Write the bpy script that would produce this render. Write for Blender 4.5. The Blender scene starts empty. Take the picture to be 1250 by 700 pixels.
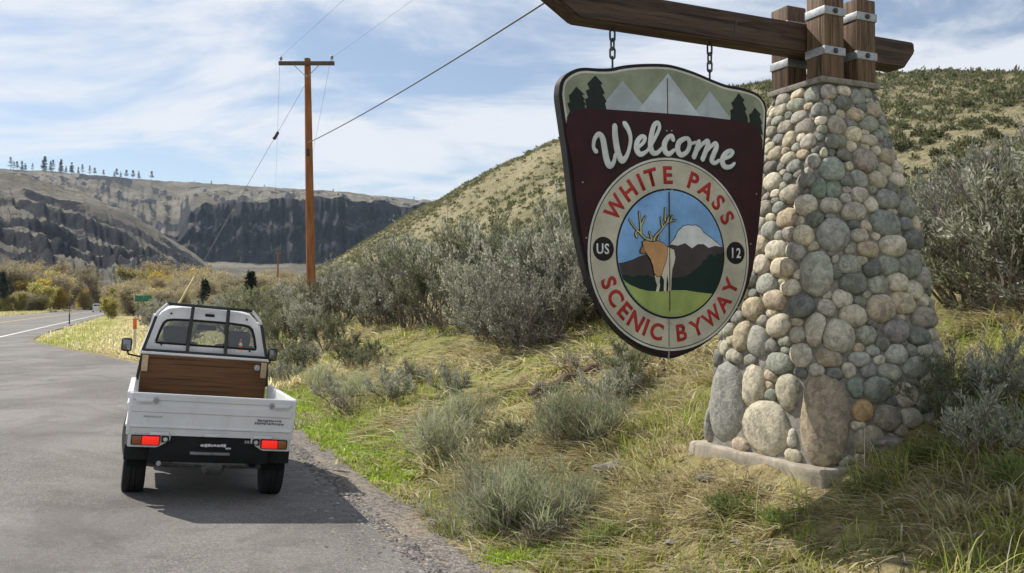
import bpy, bmesh, math, random
import numpy as np
from mathutils import Vector, Matrix, Euler

# ------------------------------------------------------------------ camera, sky, sun, exposure
scene = bpy.context.scene
COL = scene.collection
R_ = math.radians
PI = math.pi
cam_d = bpy.data.cameras.new('camera')
cam = bpy.data.objects.new('camera', cam_d)
COL.objects.link(cam)
cam.location = (0, 0, 1.7)
cam.rotation_euler = (R_(90) + math.atan(24 / 1100), 0, 0)
cam_d.sensor_width = 36
cam_d.lens = 1100 / 1250 * 36
cam_d.clip_start = 0.05
cam_d.clip_end = 20000
scene.camera = cam

SUN_AZ, SUN_EL = R_(-52), R_(45)        # clockwise from +Y
world = bpy.data.worlds.new('World')
scene.world = world
world.use_nodes = True
wn, wl = world.node_tree.nodes, world.node_tree.links
wn.clear()
w_out = wn.new('ShaderNodeOutputWorld')
w_bg = wn.new('ShaderNodeBackground')
w_bg.inputs['Strength'].default_value = 0.10
sky = wn.new('ShaderNodeTexSky')
sky.sky_type = 'NISHITA'
sky.sun_disc = False
sky.sun_elevation = SUN_EL
sky.sun_rotation = SUN_AZ
sky.altitude = 500
sky.air_density = 1.0
sky.dust_density = 0.6
sky.ozone_density = 1.3


def wnode(t, **kw):
    n = wn.new(t)
    for k, v in kw.items():
        setattr(n, k, v)
    return n


def wmath(op, a, b=None, clamp=False):
    n = wnode('ShaderNodeMath', operation=op, use_clamp=clamp)
    for i, s in enumerate((a, b)):
        if s is None:
            continue
        if isinstance(s, (int, float)):
            n.inputs[i].default_value = s
        else:
            wl.new(s, n.inputs[i])
    return n.outputs[0]


tc = wnode('ShaderNodeTexCoord')
sep = wnode('ShaderNodeSeparateXYZ')
wl.new(tc.outputs['Generated'], sep.inputs[0])
zc = wmath('ADD', wmath('MAXIMUM', sep.outputs[2], 0.0), 0.16)
cx_ = wmath('DIVIDE', sep.outputs[0], zc)
cy_ = wmath('DIVIDE', sep.outputs[1], zc)
comb = wnode('ShaderNodeCombineXYZ')
wl.new(cx_, comb.inputs[0])
wl.new(cy_, comb.inputs[1])
mp = wnode('ShaderNodeMapping')
mp.inputs['Location'].default_value = (3.1, 1.7, 0)
mp.inputs['Rotation'].default_value = (0, 0, R_(18))
mp.inputs['Scale'].default_value = (0.75, 1.0, 1)
wl.new(comb.outputs[0], mp.inputs[0])
nz = wnode('ShaderNodeTexNoise')
nz.inputs['Scale'].default_value = 1.4
nz.inputs['Detail'].default_value = 9
nz.inputs['Roughness'].default_value = 0.60
nz.inputs['Distortion'].default_value = 0.45
wl.new(mp.outputs[0], nz.inputs[0])
nz2 = wnode('ShaderNodeTexNoise')
nz2.inputs['Scale'].default_value = 0.5
nz2.inputs['Detail'].default_value = 3
wl.new(mp.outputs[0], nz2.inputs[0])
mixn = wmath('ADD', wmath('MULTIPLY', nz.outputs[0], 0.72), wmath('MULTIPLY', nz2.outputs[0], 0.28))
cr = wnode('ShaderNodeMapRange', interpolation_type='SMOOTHSTEP')
cr.inputs['From Min'].default_value = 0.425
cr.inputs['From Max'].default_value = 0.555
wl.new(mixn, cr.inputs[0])
cfac = wmath('ADD', wmath('MULTIPLY', cr.outputs[0], 0.78), 0.15)
mixc = wnode('ShaderNodeMix', data_type='RGBA')
wl.new(cfac, mixc.inputs[0])
shs = wnode('ShaderNodeHueSaturation')
shs.inputs['Saturation'].default_value = 1.02
shs.inputs['Value'].default_value = 0.97
wl.new(sky.outputs[0], shs.inputs['Color'])
wl.new(shs.outputs[0], mixc.inputs[6])
mixc.inputs[7].default_value = (7.6, 7.9, 8.4, 1)
wl.new(mixc.outputs[2], w_bg.inputs['Color'])
wl.new(w_bg.outputs[0], w_out.inputs[0])

sun_d = bpy.data.lights.new('sun', 'SUN')
sun = bpy.data.objects.new('sun', sun_d)
COL.objects.link(sun)
sun_d.energy = 5.0
sun_d.angle = R_(0.5)
sun_d.color = (1.0, 0.95, 0.86)
SUN_DIR = Vector((math.sin(SUN_AZ) * math.cos(SUN_EL), math.cos(SUN_AZ) * math.cos(SUN_EL), math.sin(SUN_EL)))
sun.rotation_euler = SUN_DIR.to_track_quat('Z', 'Y').to_euler()
sun.location = (-20, 20, 40)

scene.view_settings.view_transform = 'Standard'
scene.view_settings.look = 'None'
scene.view_settings.exposure = 0.18
scene.view_settings.gamma = 1.0
scene.view_settings.use_curve_mapping = False
scene.render.engine = 'CYCLES'
scene.cycles.use_denoising = True
scene.cycles.max_bounces = 6
scene.cycles.transparent_max_bounces = 8
scene.cycles.caustics_reflective = False
scene.cycles.caustics_refractive = False

# ------------------------------------------------------------------ helpers
HAZE = 0.00005
rng = np.random.default_rng(7)
random.seed(7)


def tag(o, label=None, cat=None, group=None, kind=None):
    if label: o['label'] = label
    if cat: o['category'] = cat
    if group: o['group'] = group
    if kind: o['kind'] = kind
    return o


def empty(name, loc=(0, 0, 0), rot=(0, 0, 0)):
    o = bpy.data.objects.new(name, None)
    o.empty_display_size = 0.2
    COL.objects.link(o)
    o.location = loc
    o.rotation_euler = rot
    return o


def finish(me, mat):
    for m in (mat if isinstance(mat, (list, tuple)) else [mat]):
        me.materials.append(m)


def link(name, me, parent=None, loc=(0, 0, 0), rot=(0, 0, 0)):
    o = bpy.data.objects.new(name, me)
    COL.objects.link(o)
    o.location = loc
    o.rotation_euler = rot
    if parent is not None:
        o.parent = parent
    return o


def obj(name, bm, mat, parent=None, loc=(0, 0, 0), rot=(0, 0, 0), smooth=True, ang=0.6):
    bm.normal_update()
    if smooth:
        for f in bm.faces: f.smooth = True
        for e in bm.edges:
            if len(e.link_faces) != 2 or e.calc_face_angle(0) > ang:
                e.smooth = False
    me = bpy.data.meshes.new(name)
    bm.to_mesh(me)
    bm.free()
    finish(me, mat)
    return link(name, me, parent, loc, rot)


def bulk(name, V, F, mat, cols=None, parent=None, smooth=False, loc=(0, 0, 0)):
    """V (n,3) float, F (m,k) int, cols (n,3)"""
    me = bpy.data.meshes.new(name)
    V = np.asarray(V, dtype=np.float32)
    F = np.asarray(F, dtype=np.int32)
    n, (m, k) = len(V), F.shape
    me.vertices.add(n)
    me.vertices.foreach_set('co', V.ravel())
    me.loops.add(m * k)
    me.loops.foreach_set('vertex_index', F.ravel())
    me.polygons.add(m)
    me.polygons.foreach_set('loop_start', np.arange(0, m * k, k, dtype=np.int32))
    me.polygons.foreach_set('use_smooth', np.full(m, smooth, dtype=bool))
    if cols is not None:
        a = me.attributes.new('col', 'FLOAT_COLOR', 'POINT')
        c = np.ones((n, 4), dtype=np.float32)
        c[:, :3] = cols
        a.data.foreach_set('color', c.ravel())
    me.update()
    me.validate()
    finish(me, mat)
    return me if name.endswith('!') else link(name, me, parent, loc)


def box(bm, c, s, bev=0.0, rot=None, seg=2):
    m = Matrix.Translation(c)
    if rot is not None:
        m = m @ Euler(rot).to_matrix().to_4x4()
    m = m @ Matrix.Diagonal((s[0], s[1], s[2], 1))
    r = bmesh.ops.create_cube(bm, size=1.0, matrix=m)
    if bev > 0:
        es = list({e for v in r['verts'] for e in v.link_edges})
        bmesh.ops.bevel(bm, geom=es, offset=bev, segments=seg, affect='EDGES', profile=0.5)
    return bm


def mkbox(name, c, s, mat, parent=None, bev=0.01, rot=None):
    bm = bmesh.new()
    box(bm, c, s, bev, rot)
    return obj(name, bm, mat, parent)


def tube(bm, pts, r, seg=8, closed=False, cap=True):
    pts = [Vector(p) for p in pts]
    n = len(pts)
    rs = r if isinstance(r, (list, tuple)) else [r] * n
    rings = []
    up = None
    for i, p in enumerate(pts):
        if closed:
            t = (pts[(i + 1) % n] - pts[i - 1]).normalized()
        else:
            t = (pts[min(i + 1, n - 1)] - pts[max(i - 1, 0)]).normalized()
        if up is None:
            up = Vector((0, 0, 1)) if abs(t.z) < 0.9 else Vector((1, 0, 0))
        a = t.cross(up).normalized()
        b = a.cross(t).normalized()
        up = b
        rings.append([bm.verts.new(p + (a * math.cos(2 * PI * k / seg) + b * math.sin(2 * PI * k / seg)) * rs[i]) for k in range(seg)])
    for i in range(n if closed else n - 1):
        A, B = rings[i], rings[(i + 1) % n]
        for k in range(seg):
            bm.faces.new((A[k], B[k], B[(k + 1) % seg], A[(k + 1) % seg]))
    if cap and not closed:
        bm.faces.new(rings[0][::1])
        bm.faces.new(rings[-1][::-1])
    return bm


def mktube(name, pts, r, mat, parent=None, seg=8, closed=False, loc=(0, 0, 0)):
    bm = bmesh.new()
    tube(bm, pts, r, seg, closed)
    bmesh.ops.recalc_face_normals(bm, faces=bm.faces)
    return obj(name, bm, mat, parent, loc)


def prism_xz(bm, poly, y0, y1, bev=0.0):
    """polygon in the x-z plane, front face at y0 (towards -y), back at y1"""
    A = [bm.verts.new((p[0], y0, p[1])) for p in poly]
    B = [bm.verts.new((p[0], y1, p[1])) for p in poly]
    n = len(poly)
    f0 = bm.faces.new(A)
    bm.faces.new(B[::-1])
    for i in range(n):
        bm.faces.new((A[i], B[i], B[(i + 1) % n], A[(i + 1) % n]))
    bmesh.ops.recalc_face_normals(bm, faces=bm.faces)
    if bev:
        bmesh.ops.bevel(bm, geom=[e for e in f0.edges], offset=bev, segments=1, affect='EDGES')
    return bm


def lathe(bm, prof, seg=24, axis='x', c=(0, 0, 0)):
    """prof: list of (along, radius)"""
    rings = []
    for a, r in prof:
        ring = []
        for k in range(seg):
            t = 2 * PI * k / seg
            if axis == 'x':
                v = (a, r * math.cos(t), r * math.sin(t))
            elif axis == 'y':
                v = (r * math.cos(t), a, r * math.sin(t))
            else:
                v = (r * math.cos(t), r * math.sin(t), a)
            ring.append(bm.verts.new(Vector(v) + Vector(c)))
        rings.append(ring)
    for i in range(len(rings) - 1):
        for k in range(seg):
            bm.faces.new((rings[i][k], rings[i][(k + 1) % seg], rings[i + 1][(k + 1) % seg], rings[i + 1][k]))
    for ring in (rings[0], rings[-1]):
        bm.faces.new(ring)
    bmesh.ops.recalc_face_normals(bm, faces=bm.faces)
    return bm


# numpy value noise -------------------------------------------------
def _h(ix, iy, s):
    n = (ix.astype(np.int64) * 374761393 + iy.astype(np.int64) * 668265263 + s * 1274126177) & 0x7fffffff
    n = ((n ^ (n >> 13)) * 1274126177) & 0x7fffffff
    n = (n ^ (n >> 16)) & 0xffff
    return n / 65535.0


def vnoise(x, y, s=0):
    x = np.asarray(x, float); y = np.asarray(y, float)
    ix, iy = np.floor(x), np.floor(y)
    fx, fy = x - ix, y - iy
    fx = fx * fx * (3 - 2 * fx); fy = fy * fy * (3 - 2 * fy)
    a = _h(ix, iy, s); b = _h(ix + 1, iy, s); c = _h(ix, iy + 1, s); d = _h(ix + 1, iy + 1, s)
    return (a * (1 - fx) + b * fx) * (1 - fy) + (c * (1 - fx) + d * fx) * fy


def fbm(x, y, s=0, o=4, g=0.5):
    t, a, n = 0, 1.0, 0
    for i in range(o):
        t = t + a * vnoise(x * 2 ** i, y * 2 ** i, s + i * 17)
        n += a
        a *= g
    return t / n * 2 - 1


# materials ---------------------------------------------------------
MATS = {}


class NT:
    def __init__(self, name):
        self.m = bpy.data.materials.new(name)
        self.m.use_nodes = True
        self.n, self.l = self.m.node_tree.nodes, self.m.node_tree.links
        self.b = self.n['Principled BSDF']
        self.out = self.n['Material Output']
        MATS[name] = self.m

    def new(self, t, **kw):
        n = self.n.new(t)
        for k, v in kw.items(): setattr(n, k, v)
        return n

    def put(self, inp, v):
        if hasattr(v, 'is_output') or isinstance(v, bpy.types.NodeSocket):
            self.l.new(v, inp)
        elif isinstance(v, (tuple, list)) and len(v) == 3 and inp.type == 'RGBA':
            inp.default_value = (*v, 1)
        else:
            inp.default_value = v

    def noise(self, scale, detail=4, rough=0.55, vec=None, dist=0.0):
        n = self.new('ShaderNodeTexNoise')
        n.inputs['Scale'].default_value = scale
        n.inputs['Detail'].default_value = detail
        n.inputs['Roughness'].default_value = rough
        n.inputs['Distortion'].default_value = dist
        self.l.new(vec if vec is not None else self.coord(), n.inputs['Vector'])
        return n.outputs[0]

    def coord(self, which='Object', scale=None, rot=None):
        t = self.new('ShaderNodeTexCoord').outputs[which]
        if scale is not None or rot is not None:
            m = self.new('ShaderNodeMapping')
            if scale is not None: m.inputs['Scale'].default_value = scale
            if rot is not None: m.inputs['Rotation'].default_value = rot
            self.l.new(t, m.inputs[0])
            t = m.outputs[0]
        return t

    def world(self, scale=None, rot=None):
        t = self.new('ShaderNodeNewGeometry').outputs['Position']
        if scale is not None or rot is not None:
            m = self.new('ShaderNodeMapping')
            if scale is not None: m.inputs['Scale'].default_value = scale
            if rot is not None: m.inputs['Rotation'].default_value = rot
            self.l.new(t, m.inputs[0])
            t = m.outputs[0]
        return t

    def ramp(self, fac, lo, hi, c0, c1, smooth=True):
        m = self.new('ShaderNodeMapRange', interpolation_type='SMOOTHSTEP' if smooth else 'LINEAR')
        m.inputs['From Min'].default_value = lo
        m.inputs['From Max'].default_value = hi
        self.l.new(fac, m.inputs[0])
        return self.mix(m.outputs[0], c0, c1)

    def step(self, fac, lo, hi):
        m = self.new('ShaderNodeMapRange', interpolation_type='SMOOTHSTEP')
        m.inputs['From Min'].default_value = lo
        m.inputs['From Max'].default_value = hi
        self.l.new(fac, m.inputs[0])
        return m.outputs[0]

    def mix(self, fac, a, b, bt='MIX'):
        m = self.new('ShaderNodeMix', data_type='RGBA', blend_type=bt)
        self.put(m.inputs[0], fac)
        self.put(m.inputs[6], a)
        self.put(m.inputs[7], b)
        return m.outputs[2]

    def math(self, op, a, b=0.0):
        m = self.new('ShaderNodeMath', operation=op)
        self.put(m.inputs[0], a)
        self.put(m.inputs[1], b)
        return m.outputs[0]

    def bump(self, h, strength=0.3, dist=0.01):
        b = self.new('ShaderNodeBump')
        b.inputs['Strength'].default_value = strength
        b.inputs['Distance'].default_value = dist
        self.l.new(h, b.inputs['Height'])
        self.l.new(b.outputs[0], self.b.inputs['Normal'])

    def set(self, color=None, rough=None, metal=None, spec=None, **kw):
        if color is not None: self.put(self.b.inputs['Base Color'], color)
        if rough is not None: self.put(self.b.inputs['Roughness'], rough)
        if metal is not None: self.put(self.b.inputs['Metallic'], metal)
        if spec is not None: self.put(self.b.inputs['Specular IOR Level'], spec)
        return self


def simple(name, col, rough=0.6, metal=0.0, var=0.15, scale=8.0, bump=0.0, bscale=60.0, spec=0.5, dirt=None, dirt_amt=0.5):
    t = NT(name)
    n = t.noise(scale, 5, 0.6)
    lo = tuple(c * (1 - var) for c in col)
    hi = tuple(min(1, c * (1 + var)) for c in col)
    c = t.ramp(n, 0.3, 0.7, lo, hi)
    if dirt is not None:
        d = t.noise(scale * 0.35, 8, 0.7)
        c = t.mix(t.math('MULTIPLY', t.step(d, 0.5, 0.72), dirt_amt), c, dirt)
    t.set(c, rough, metal, spec)
    if bump: t.bump(t.noise(bscale, 4), bump, 0.01)
    return t.m


def foliage_mat(name, trans=0.3, rough=0.7):
    t = NT(name)
    a = t.new('ShaderNodeAttribute', attribute_name='col')
    oi = t.new('ShaderNodeObjectInfo')
    hsv = t.new('ShaderNodeHueSaturation')
    m = t.new('ShaderNodeMapRange')
    m.inputs['To Min'].default_value = 0.68
    m.inputs['To Max'].default_value = 1.22
    t.l.new(oi.outputs['Random'], m.inputs[0])
    t.l.new(m.outputs[0], hsv.inputs['Value'])
    t.l.new(a.outputs['Color'], hsv.inputs['Color'])
    t.set(hsv.outputs[0], rough, spec=0.25)
    tr = t.new('ShaderNodeBsdfTranslucent')
    t.l.new(hsv.outputs[0], tr.inputs[0])
    mx = t.new('ShaderNodeMixShader')
    mx.inputs[0].default_value = trans
    t.l.new(t.b.outputs[0], mx.inputs[1])
    t.l.new(tr.outputs[0], mx.inputs[2])
    t.l.new(mx.outputs[0], t.out.inputs[0])
    return t.m


# ------------------------------------------------------------------ the lie of the land
# road frame: nn = metres right of the shoulder edge, aa = metres along the road
ED = np.array([-0.385, 0.923]); EN = np.array([0.923, 0.385])


def to_na(x, y):
    return x * EN[0] + y * EN[1] - 2.39, x * ED[0] + y * ED[1]


def to_xy(n, a):
    n = np.asarray(n, float) + 2.39
    return n * EN[0] + a * ED[0], n * EN[1] + a * ED[1]


def at(px, d):
    return (px - 625) / 1100 * d, d


BN = np.array([-3.3, 0, .45, 1.0, 2.2, 3.6, 5.5, 8, 14, 30, 80])
BZ = np.array([.085, -.213, -.21, -.03, .42, .92, 1.50, 1.95, 2.4, 3.1, 4.2])


def base_z(n, a):
    z = np.interp(n, BN, BZ)
    far = np.clip((a - 45) / 60, 0, 1)
    zf = np.interp(n, [-3.3, 0, 6, 30, 80], [.085, .05, .5, 1.6, 4.0])
    z = z * (1 - far) + zf * far
    # end of the lay-by: shoulder tilt dies out
    k = np.clip((a - 18) / 14, 0, 1) * (n < 1.0)
    z = z * (1 - k) + np.maximum(z, .05) * k
    # left of the highway the flat falls away slightly to the river
    z = np.where(n < -26, .085 - np.clip((-n - 26) / 200, 0, 1) * 1.5, z)
    return z


def edge_n(a):
    """right-hand edge of the asphalt"""
    return np.interp(a, [-60, 19, 22, 36, 46, 52, 2000], [-.55, -.55, -.75, -4.6, -6.9, -7.4, -7.4])


def ground_z(x, y):
    n, a = to_na(x, y)
    z = base_z(n, a)
    bank = np.clip((n - .3) / 1.2, 0, 1)
    z = z + bank * (.10 * fbm(x * .55, y * .55, 3, 4) + .055 * fbm(x * 2.3, y * 2.3, 9, 3) + .05 * (.5 - np.abs(fbm(x * 1.1, y * 1.1, 13, 3)))) * np.clip(1.2 - (n - 40) / 60, 0, 1)
    e = edge_n(a)
    isl = np.clip((n - e) / 1.5, 0, 1) * (n < 0.4)
    z = z + isl * (0.03 + .05 * fbm(x * .4, y * .4, 21, 3)) * (a > 19)
    z = z - np.clip((e + .30 - n) / .25, 0, 1) * np.clip((n + 22.6) / .3, 0, 1) * .05
    return z


def gz(x, y):
    return float(ground_z(np.array([x]), np.array([y]))[0])


def spaced(lo, hi, fine_lo, fine_hi, step, growth=1.12):
    v = list(np.arange(fine_lo, fine_hi + step / 2, step))
    s = step; x = v[-1]
    while x < hi:
        s *= growth; x += s; v.append(x)
    s = step; x = v[0]
    while x > lo:
        s *= growth; x -= s; v.insert(0, x)
    return np.array(v)


def grid_faces(nr, nc):
    i = np.arange(nr * nc).reshape(nr, nc)
    return np.stack([i[:-1, :-1], i[:-1, 1:], i[1:, 1:], i[1:, :-1]], -1).reshape(-1, 4)


# ground material
t = NT('earth')
w = t.world()
big = t.noise(0.35, 6, 0.6, w)
fine = t.noise(9.0, 6, 0.7, w)
c = t.ramp(fine, .3, .75, (.17, .135, .065), (.50, .42, .22))
c = t.mix(t.math('MULTIPLY', t.step(big, .46, .60), .65), c, (.22, .25, .055))
c = t.mix(t.math('MULTIPLY', t.step(t.noise(30, 3, .6, w), .55, .75), .6), c, (.50, .42, .26))
t.set(c, 0.95, spec=0.1)
t.bump(t.noise(22, 8, .7, w), 0.9, 0.05)

av = spaced(-400, 5000, -2, 44, 0.16, 1.10)
nv = spaced(-4000, 4000, -1.2, 9, 0.14, 1.11)
A, N = np.meshgrid(av, nv, indexing='ij')
gx, gy = to_xy(N, A)
G = np.stack([gx, gy, ground_z(gx, gy)], -1).reshape(-1, 3)
ground = bulk('ground', G, grid_faces(len(av), len(nv))[:, ::-1], MATS['earth'], smooth=True)
tag(ground, kind='structure')

# asphalt
t = NT('asphalt')
w = t.world()
agg = t.noise(95, 3, .7, w)
mid = t.noise(2.2, 6, .65, w)
bigp = t.noise(0.28, 5, .6, t.world((1, 1.0, 1), (0, 0, R_(-22))), .6)
trk = t.noise(0.9, 4, .6, t.world((1.0, .12, 1), (0, 0, R_(-22.6))))
c = t.ramp(agg, .34, .66, (.072, .066, .062), (.25, .232, .215))
c = t.mix(.8, c, t.ramp(t.noise(34, 4, .75, w), .36, .64, (.62, .61, .60), (1.38, 1.37, 1.36)), 'MULTIPLY')
c = t.mix(t.math('MULTIPLY', t.step(bigp, .40, .58), .42), c, (.30, .282, .262))
c = t.mix(t.math('MULTIPLY', t.step(trk, .48, .66), .38), c, (.10, .092, .088))
c = t.mix(t.math('MULTIPLY', t.step(t.noise(.55, 5, .7, w, 1.2), .53, .60), .28), c, (.075, .066, .060))
c = t.mix(t.math('MULTIPLY', t.step(mid, .50, .72), .45), c, (.105, .09, .078))
t.set(c, .88, spec=.25)
t.bump(agg, .5, .006)

ra = spaced(-40, 400, -2, 56, 0.4, 1.1)
rows = []
K = 60
for a in ra:
    e = float(edge_n(a))
    wob = .16 * float(fbm(np.array([a * 1.3]), np.array([0.7]), 5, 4)[0])
    if a > 30: wob *= .8
    u = np.linspace(0, 1, K) ** 2.0
    rows.append(e + wob + u * (-22 - e))
NR = np.array(rows)
AR = np.repeat(ra[:, None], K, 1)
rx, ry = to_xy(NR, AR)
rz = base_z(NR, AR) + .012
road = bulk('road', np.stack([rx, ry, rz], -1).reshape(-1, 3), grid_faces(len(ra), K), MATS['asphalt'], smooth=True)
tag(road, kind='structure')

simple('line_white', (.72, .72, .69), .7, var=.12, scale=3, dirt=(.3, .29, .27), dirt_amt=.5)
simple('line_yellow', (.62, .44, .08), .7, var=.12, scale=3)


def marking(name, n0, wd, a0, a1, mat, step=4.0):
    aa = np.arange(a0, a1 + .1, step)
    nn = np.stack([np.full(len(aa), n0 - wd / 2), np.full(len(aa), n0 + wd / 2)], 1)
    A2 = np.repeat(aa[:, None], 2, 1)
    x, y = to_xy(nn, A2)
    V = np.stack([x, y, base_z(nn, A2) + .017], -1).reshape(-1, 3)
    o = bulk(name, V, grid_faces(len(aa), 2)[:, ::-1], MATS[mat])
    return tag(o, kind='structure')


marking('road_edge_line', -8.9, .16, -20, 400, 'line_white')
marking('road_edge_line', -20.6, .16, -20, 400, 'line_white')
marking('road_centre_line', -14.6, .12, -20, 400, 'line_yellow')
marking('road_centre_line', -14.9, .12, -20, 400, 'line_yellow')

# gravel shoulder sheet
t = NT('gravel')
w = t.world()
v = t.new('ShaderNodeTexVoronoi')
v.inputs['Scale'].default_value = 38
t.l.new(w, v.inputs['Vector'])
sg_ = t.new('ShaderNodeSeparateColor')
t.l.new(v.outputs['Color'], sg_.inputs[0])
c = t.ramp(sg_.outputs[0], 0, 1, (.075, .068, .062), (.30, .265, .23), False)
c = t.mix(t.math('MULTIPLY', t.step(t.noise(1.6, 6, .7, w), .48, .66), .5), c, (.36, .28, .17))
t.set(c, .9, spec=.2)
t.bump(v.outputs['Distance'], .8, .012)
ga = spaced(-8, 60, -2, 40, .2, 1.1)
rows = []
for a in ga:
    e = float(edge_n(a))
    f = .14 * float(fbm(np.array([a * 1.1]), np.array([3.3]), 31, 4)[0])
    rows.append(e - .3 + np.linspace(0, 1, 12) * (0.80 + f if a < 18 else .55 + .25 * max(0, 1 - (a - 18) / 6)))
NR = np.array(rows)
AR = np.repeat(ga[:, None], 12, 1)
x, y = to_xy(NR, AR)
z = ground_z(x, y)
z = np.maximum(z + .008, base_z(NR, AR) + .006)
z[:, 0] = base_z(NR, AR)[:, 0] + .004
sh = bulk('gravel_shoulder', np.stack([x, y, z], -1).reshape(-1, 3), grid_faces(len(ga), 12)[:, ::-1], MATS['gravel'], smooth=True)
tag(sh, kind='structure')

# ------------------------------------------------------------------ hill behind the sign, far canyon walls
t = NT('hill_grass')
w = t.world()
n1 = t.noise(.045, 6, .65, w)
n2 = t.noise(.6, 6, .7, w)
c = t.ramp(n1, .36, .66, (.205, .185, .105), (.345, .305, .19))
c = t.mix(t.math('MULTIPLY', t.step(n2, .46, .72), .5), c, (.15, .14, .075))
c = t.mix(.85, c, t.ramp(t.noise(1.7, 6, .75, w), .34, .66, (.62, .62, .60), (1.3, 1.28, 1.22)), 'MULTIPLY')
c = t.mix(t.math('MULTIPLY', t.step(t.noise(.11, 4, .6, w), .55, .7), .35), c, (.26, .21, .12))
t.set(c, .95, spec=.1)
t.bump(t.noise(1.5, 7, .7, w), 1.0, .4)

t = NT('canyon_rock')
w = t.world()
geo = t.new('ShaderNodeNewGeometry')
sx = t.new('ShaderNodeSeparateXYZ')
t.l.new(geo.outputs['Normal'], sx.inputs[0])
jit = t.noise(.028, 9, .78, w)
sl = t.math('ADD', sx.outputs[2], t.math('MULTIPLY', t.math('SUBTRACT', jit, .5), .55))
col_scree = t.ramp(t.noise(.012, 7, .65, t.world((1, 1, .4))), .35, .65, (.19, .17, .13), (.38, .345, .275))
col_scree = t.mix(t.math('MULTIPLY', t.step(t.noise(.06, 5, .7, w), .52, .68), .55), col_scree, (.13, .12, .07))
col_scree = t.mix(t.math('MULTIPLY', t.step(t.noise(.16, 3, .6, w), .60, .66), .8), col_scree, (.055, .06, .04))
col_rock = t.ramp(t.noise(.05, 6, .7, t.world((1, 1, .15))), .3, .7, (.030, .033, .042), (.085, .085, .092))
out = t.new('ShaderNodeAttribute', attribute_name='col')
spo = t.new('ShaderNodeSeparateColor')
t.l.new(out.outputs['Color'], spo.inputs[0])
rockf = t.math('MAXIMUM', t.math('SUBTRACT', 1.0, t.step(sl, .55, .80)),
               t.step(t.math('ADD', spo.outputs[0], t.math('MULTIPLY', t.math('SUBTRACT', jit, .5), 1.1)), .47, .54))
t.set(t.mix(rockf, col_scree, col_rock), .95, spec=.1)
t.bump(t.noise(.07, 9, .78, t.world((1, 1, .35))), 1.0, 14.0)

t = NT('valley_scrub')
w = t.world()
c = t.ramp(t.noise(.03, 6, .65, w), .35, .65, (.24, .20, .10), (.40, .33, .19))
t.set(c, .95, spec=.1)


def sil(px, pts):
    return np.interp(px, [p[0] for p in pts], [p[1] for p in pts])


def elev(px, r, y):
    az = np.arctan((px - 625) / 1100)
    return 1.7 + r * np.cos(az) * (374 - y) / 1100


def polar(px, r):
    az = np.arctan((px - 625) / 1100)
    return r * np.sin(az), r * np.cos(az)


HILL_SIL = [(300, 372), (350, 347), (405, 320), (450, 292), (500, 260), (560, 232), (620, 205), (690, 177), (800, 146), (940, 121),
            (1080, 109), (1250, 101), (1500, 93), (1900, 88), (2600, 98)]
HILL_R1 = [(300, 330), (690, 290), (1000, 255), (1250, 235), (1900, 200), (2600, 190)]
HILL_R0 = [(300, 150), (420, 105), (600, 62), (800, 42), (1000, 32), (1250, 26), (2600, 22)]


def hill_point(px, s):
    """s 0 foot .. 1 ridge .. 1.5 beyond"""
    r0, r1 = sil(px, HILL_R0), sil(px, HILL_R1)
    r = r0 + (r1 - r0) * s
    x, y = polar(px, r)
    zr = elev(px, r1, sil(px, HILL_SIL) + 1.5 * fbm(px * .03, px * 0, 77, 3))
    x0, y0 = polar(px, r0)
    z0 = ground_z(x0, y0) - .3
    q = np.clip(s, 0, 1)
    z = z0 + (zr - z0) * (q + .16 * np.sin(q * PI) * q * (1 - q) * 2)
    z = np.where(s > 1, zr + (s - 1) * (r1 - r0) * .02 - ((s - 1) * 9) ** 2 * .6, z)
    rel = np.clip(q * 3, 0, 1) * np.clip((1 - q) * 4, 0, 1)
    z = z + rel * (3.2 * fbm(x * .02, y * .02, 55, 4) + .9 * fbm(x * .09, y * .09, 56, 3))
    return x, y, z


hp = np.concatenate([np.linspace(300, 1300, 260), np.linspace(1310, 2600, 70)])
hs = np.concatenate([np.linspace(0, 1, 130), np.linspace(1.02, 1.6, 14)])
S, PX = np.meshgrid(hs, hp, indexing='ij')
x, y, z = hill_point(PX, S)
hill = bulk('hill', np.stack([x, y, z], -1).reshape(-1, 3), grid_faces(len(hs), len(hp)), MATS['hill_grass'], smooth=True)
tag(hill, kind='structure')

# far rim with the shaded basalt cliff
MESA_SIL = [(-500, 196), (-100, 203), (0, 206), (60, 209), (120, 214), (185, 220), (260, 224), (340, 229), (420, 234), (510, 244), (620, 256), (760, 285), (900, 330)]
CLIFF_TOP = [(-500, 240), (0, 243), (120, 262), (190, 284), (215, 286), (232, 262), (250, 248), (300, 246), (345, 242), (375, 240), (430, 244), (480, 247), (520, 252), (640, 270), (900, 345)]
CLIFF_BOT = [(-500, 262), (0, 268), (120, 280), (190, 296), (215, 306), (240, 318), (300, 321), (400, 323), (480, 325), (640, 330), (900, 352)]


def ridged(x, s):
    return 1 - np.abs(fbm(x, x * 0 + .37, s, 3)) * 2


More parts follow.
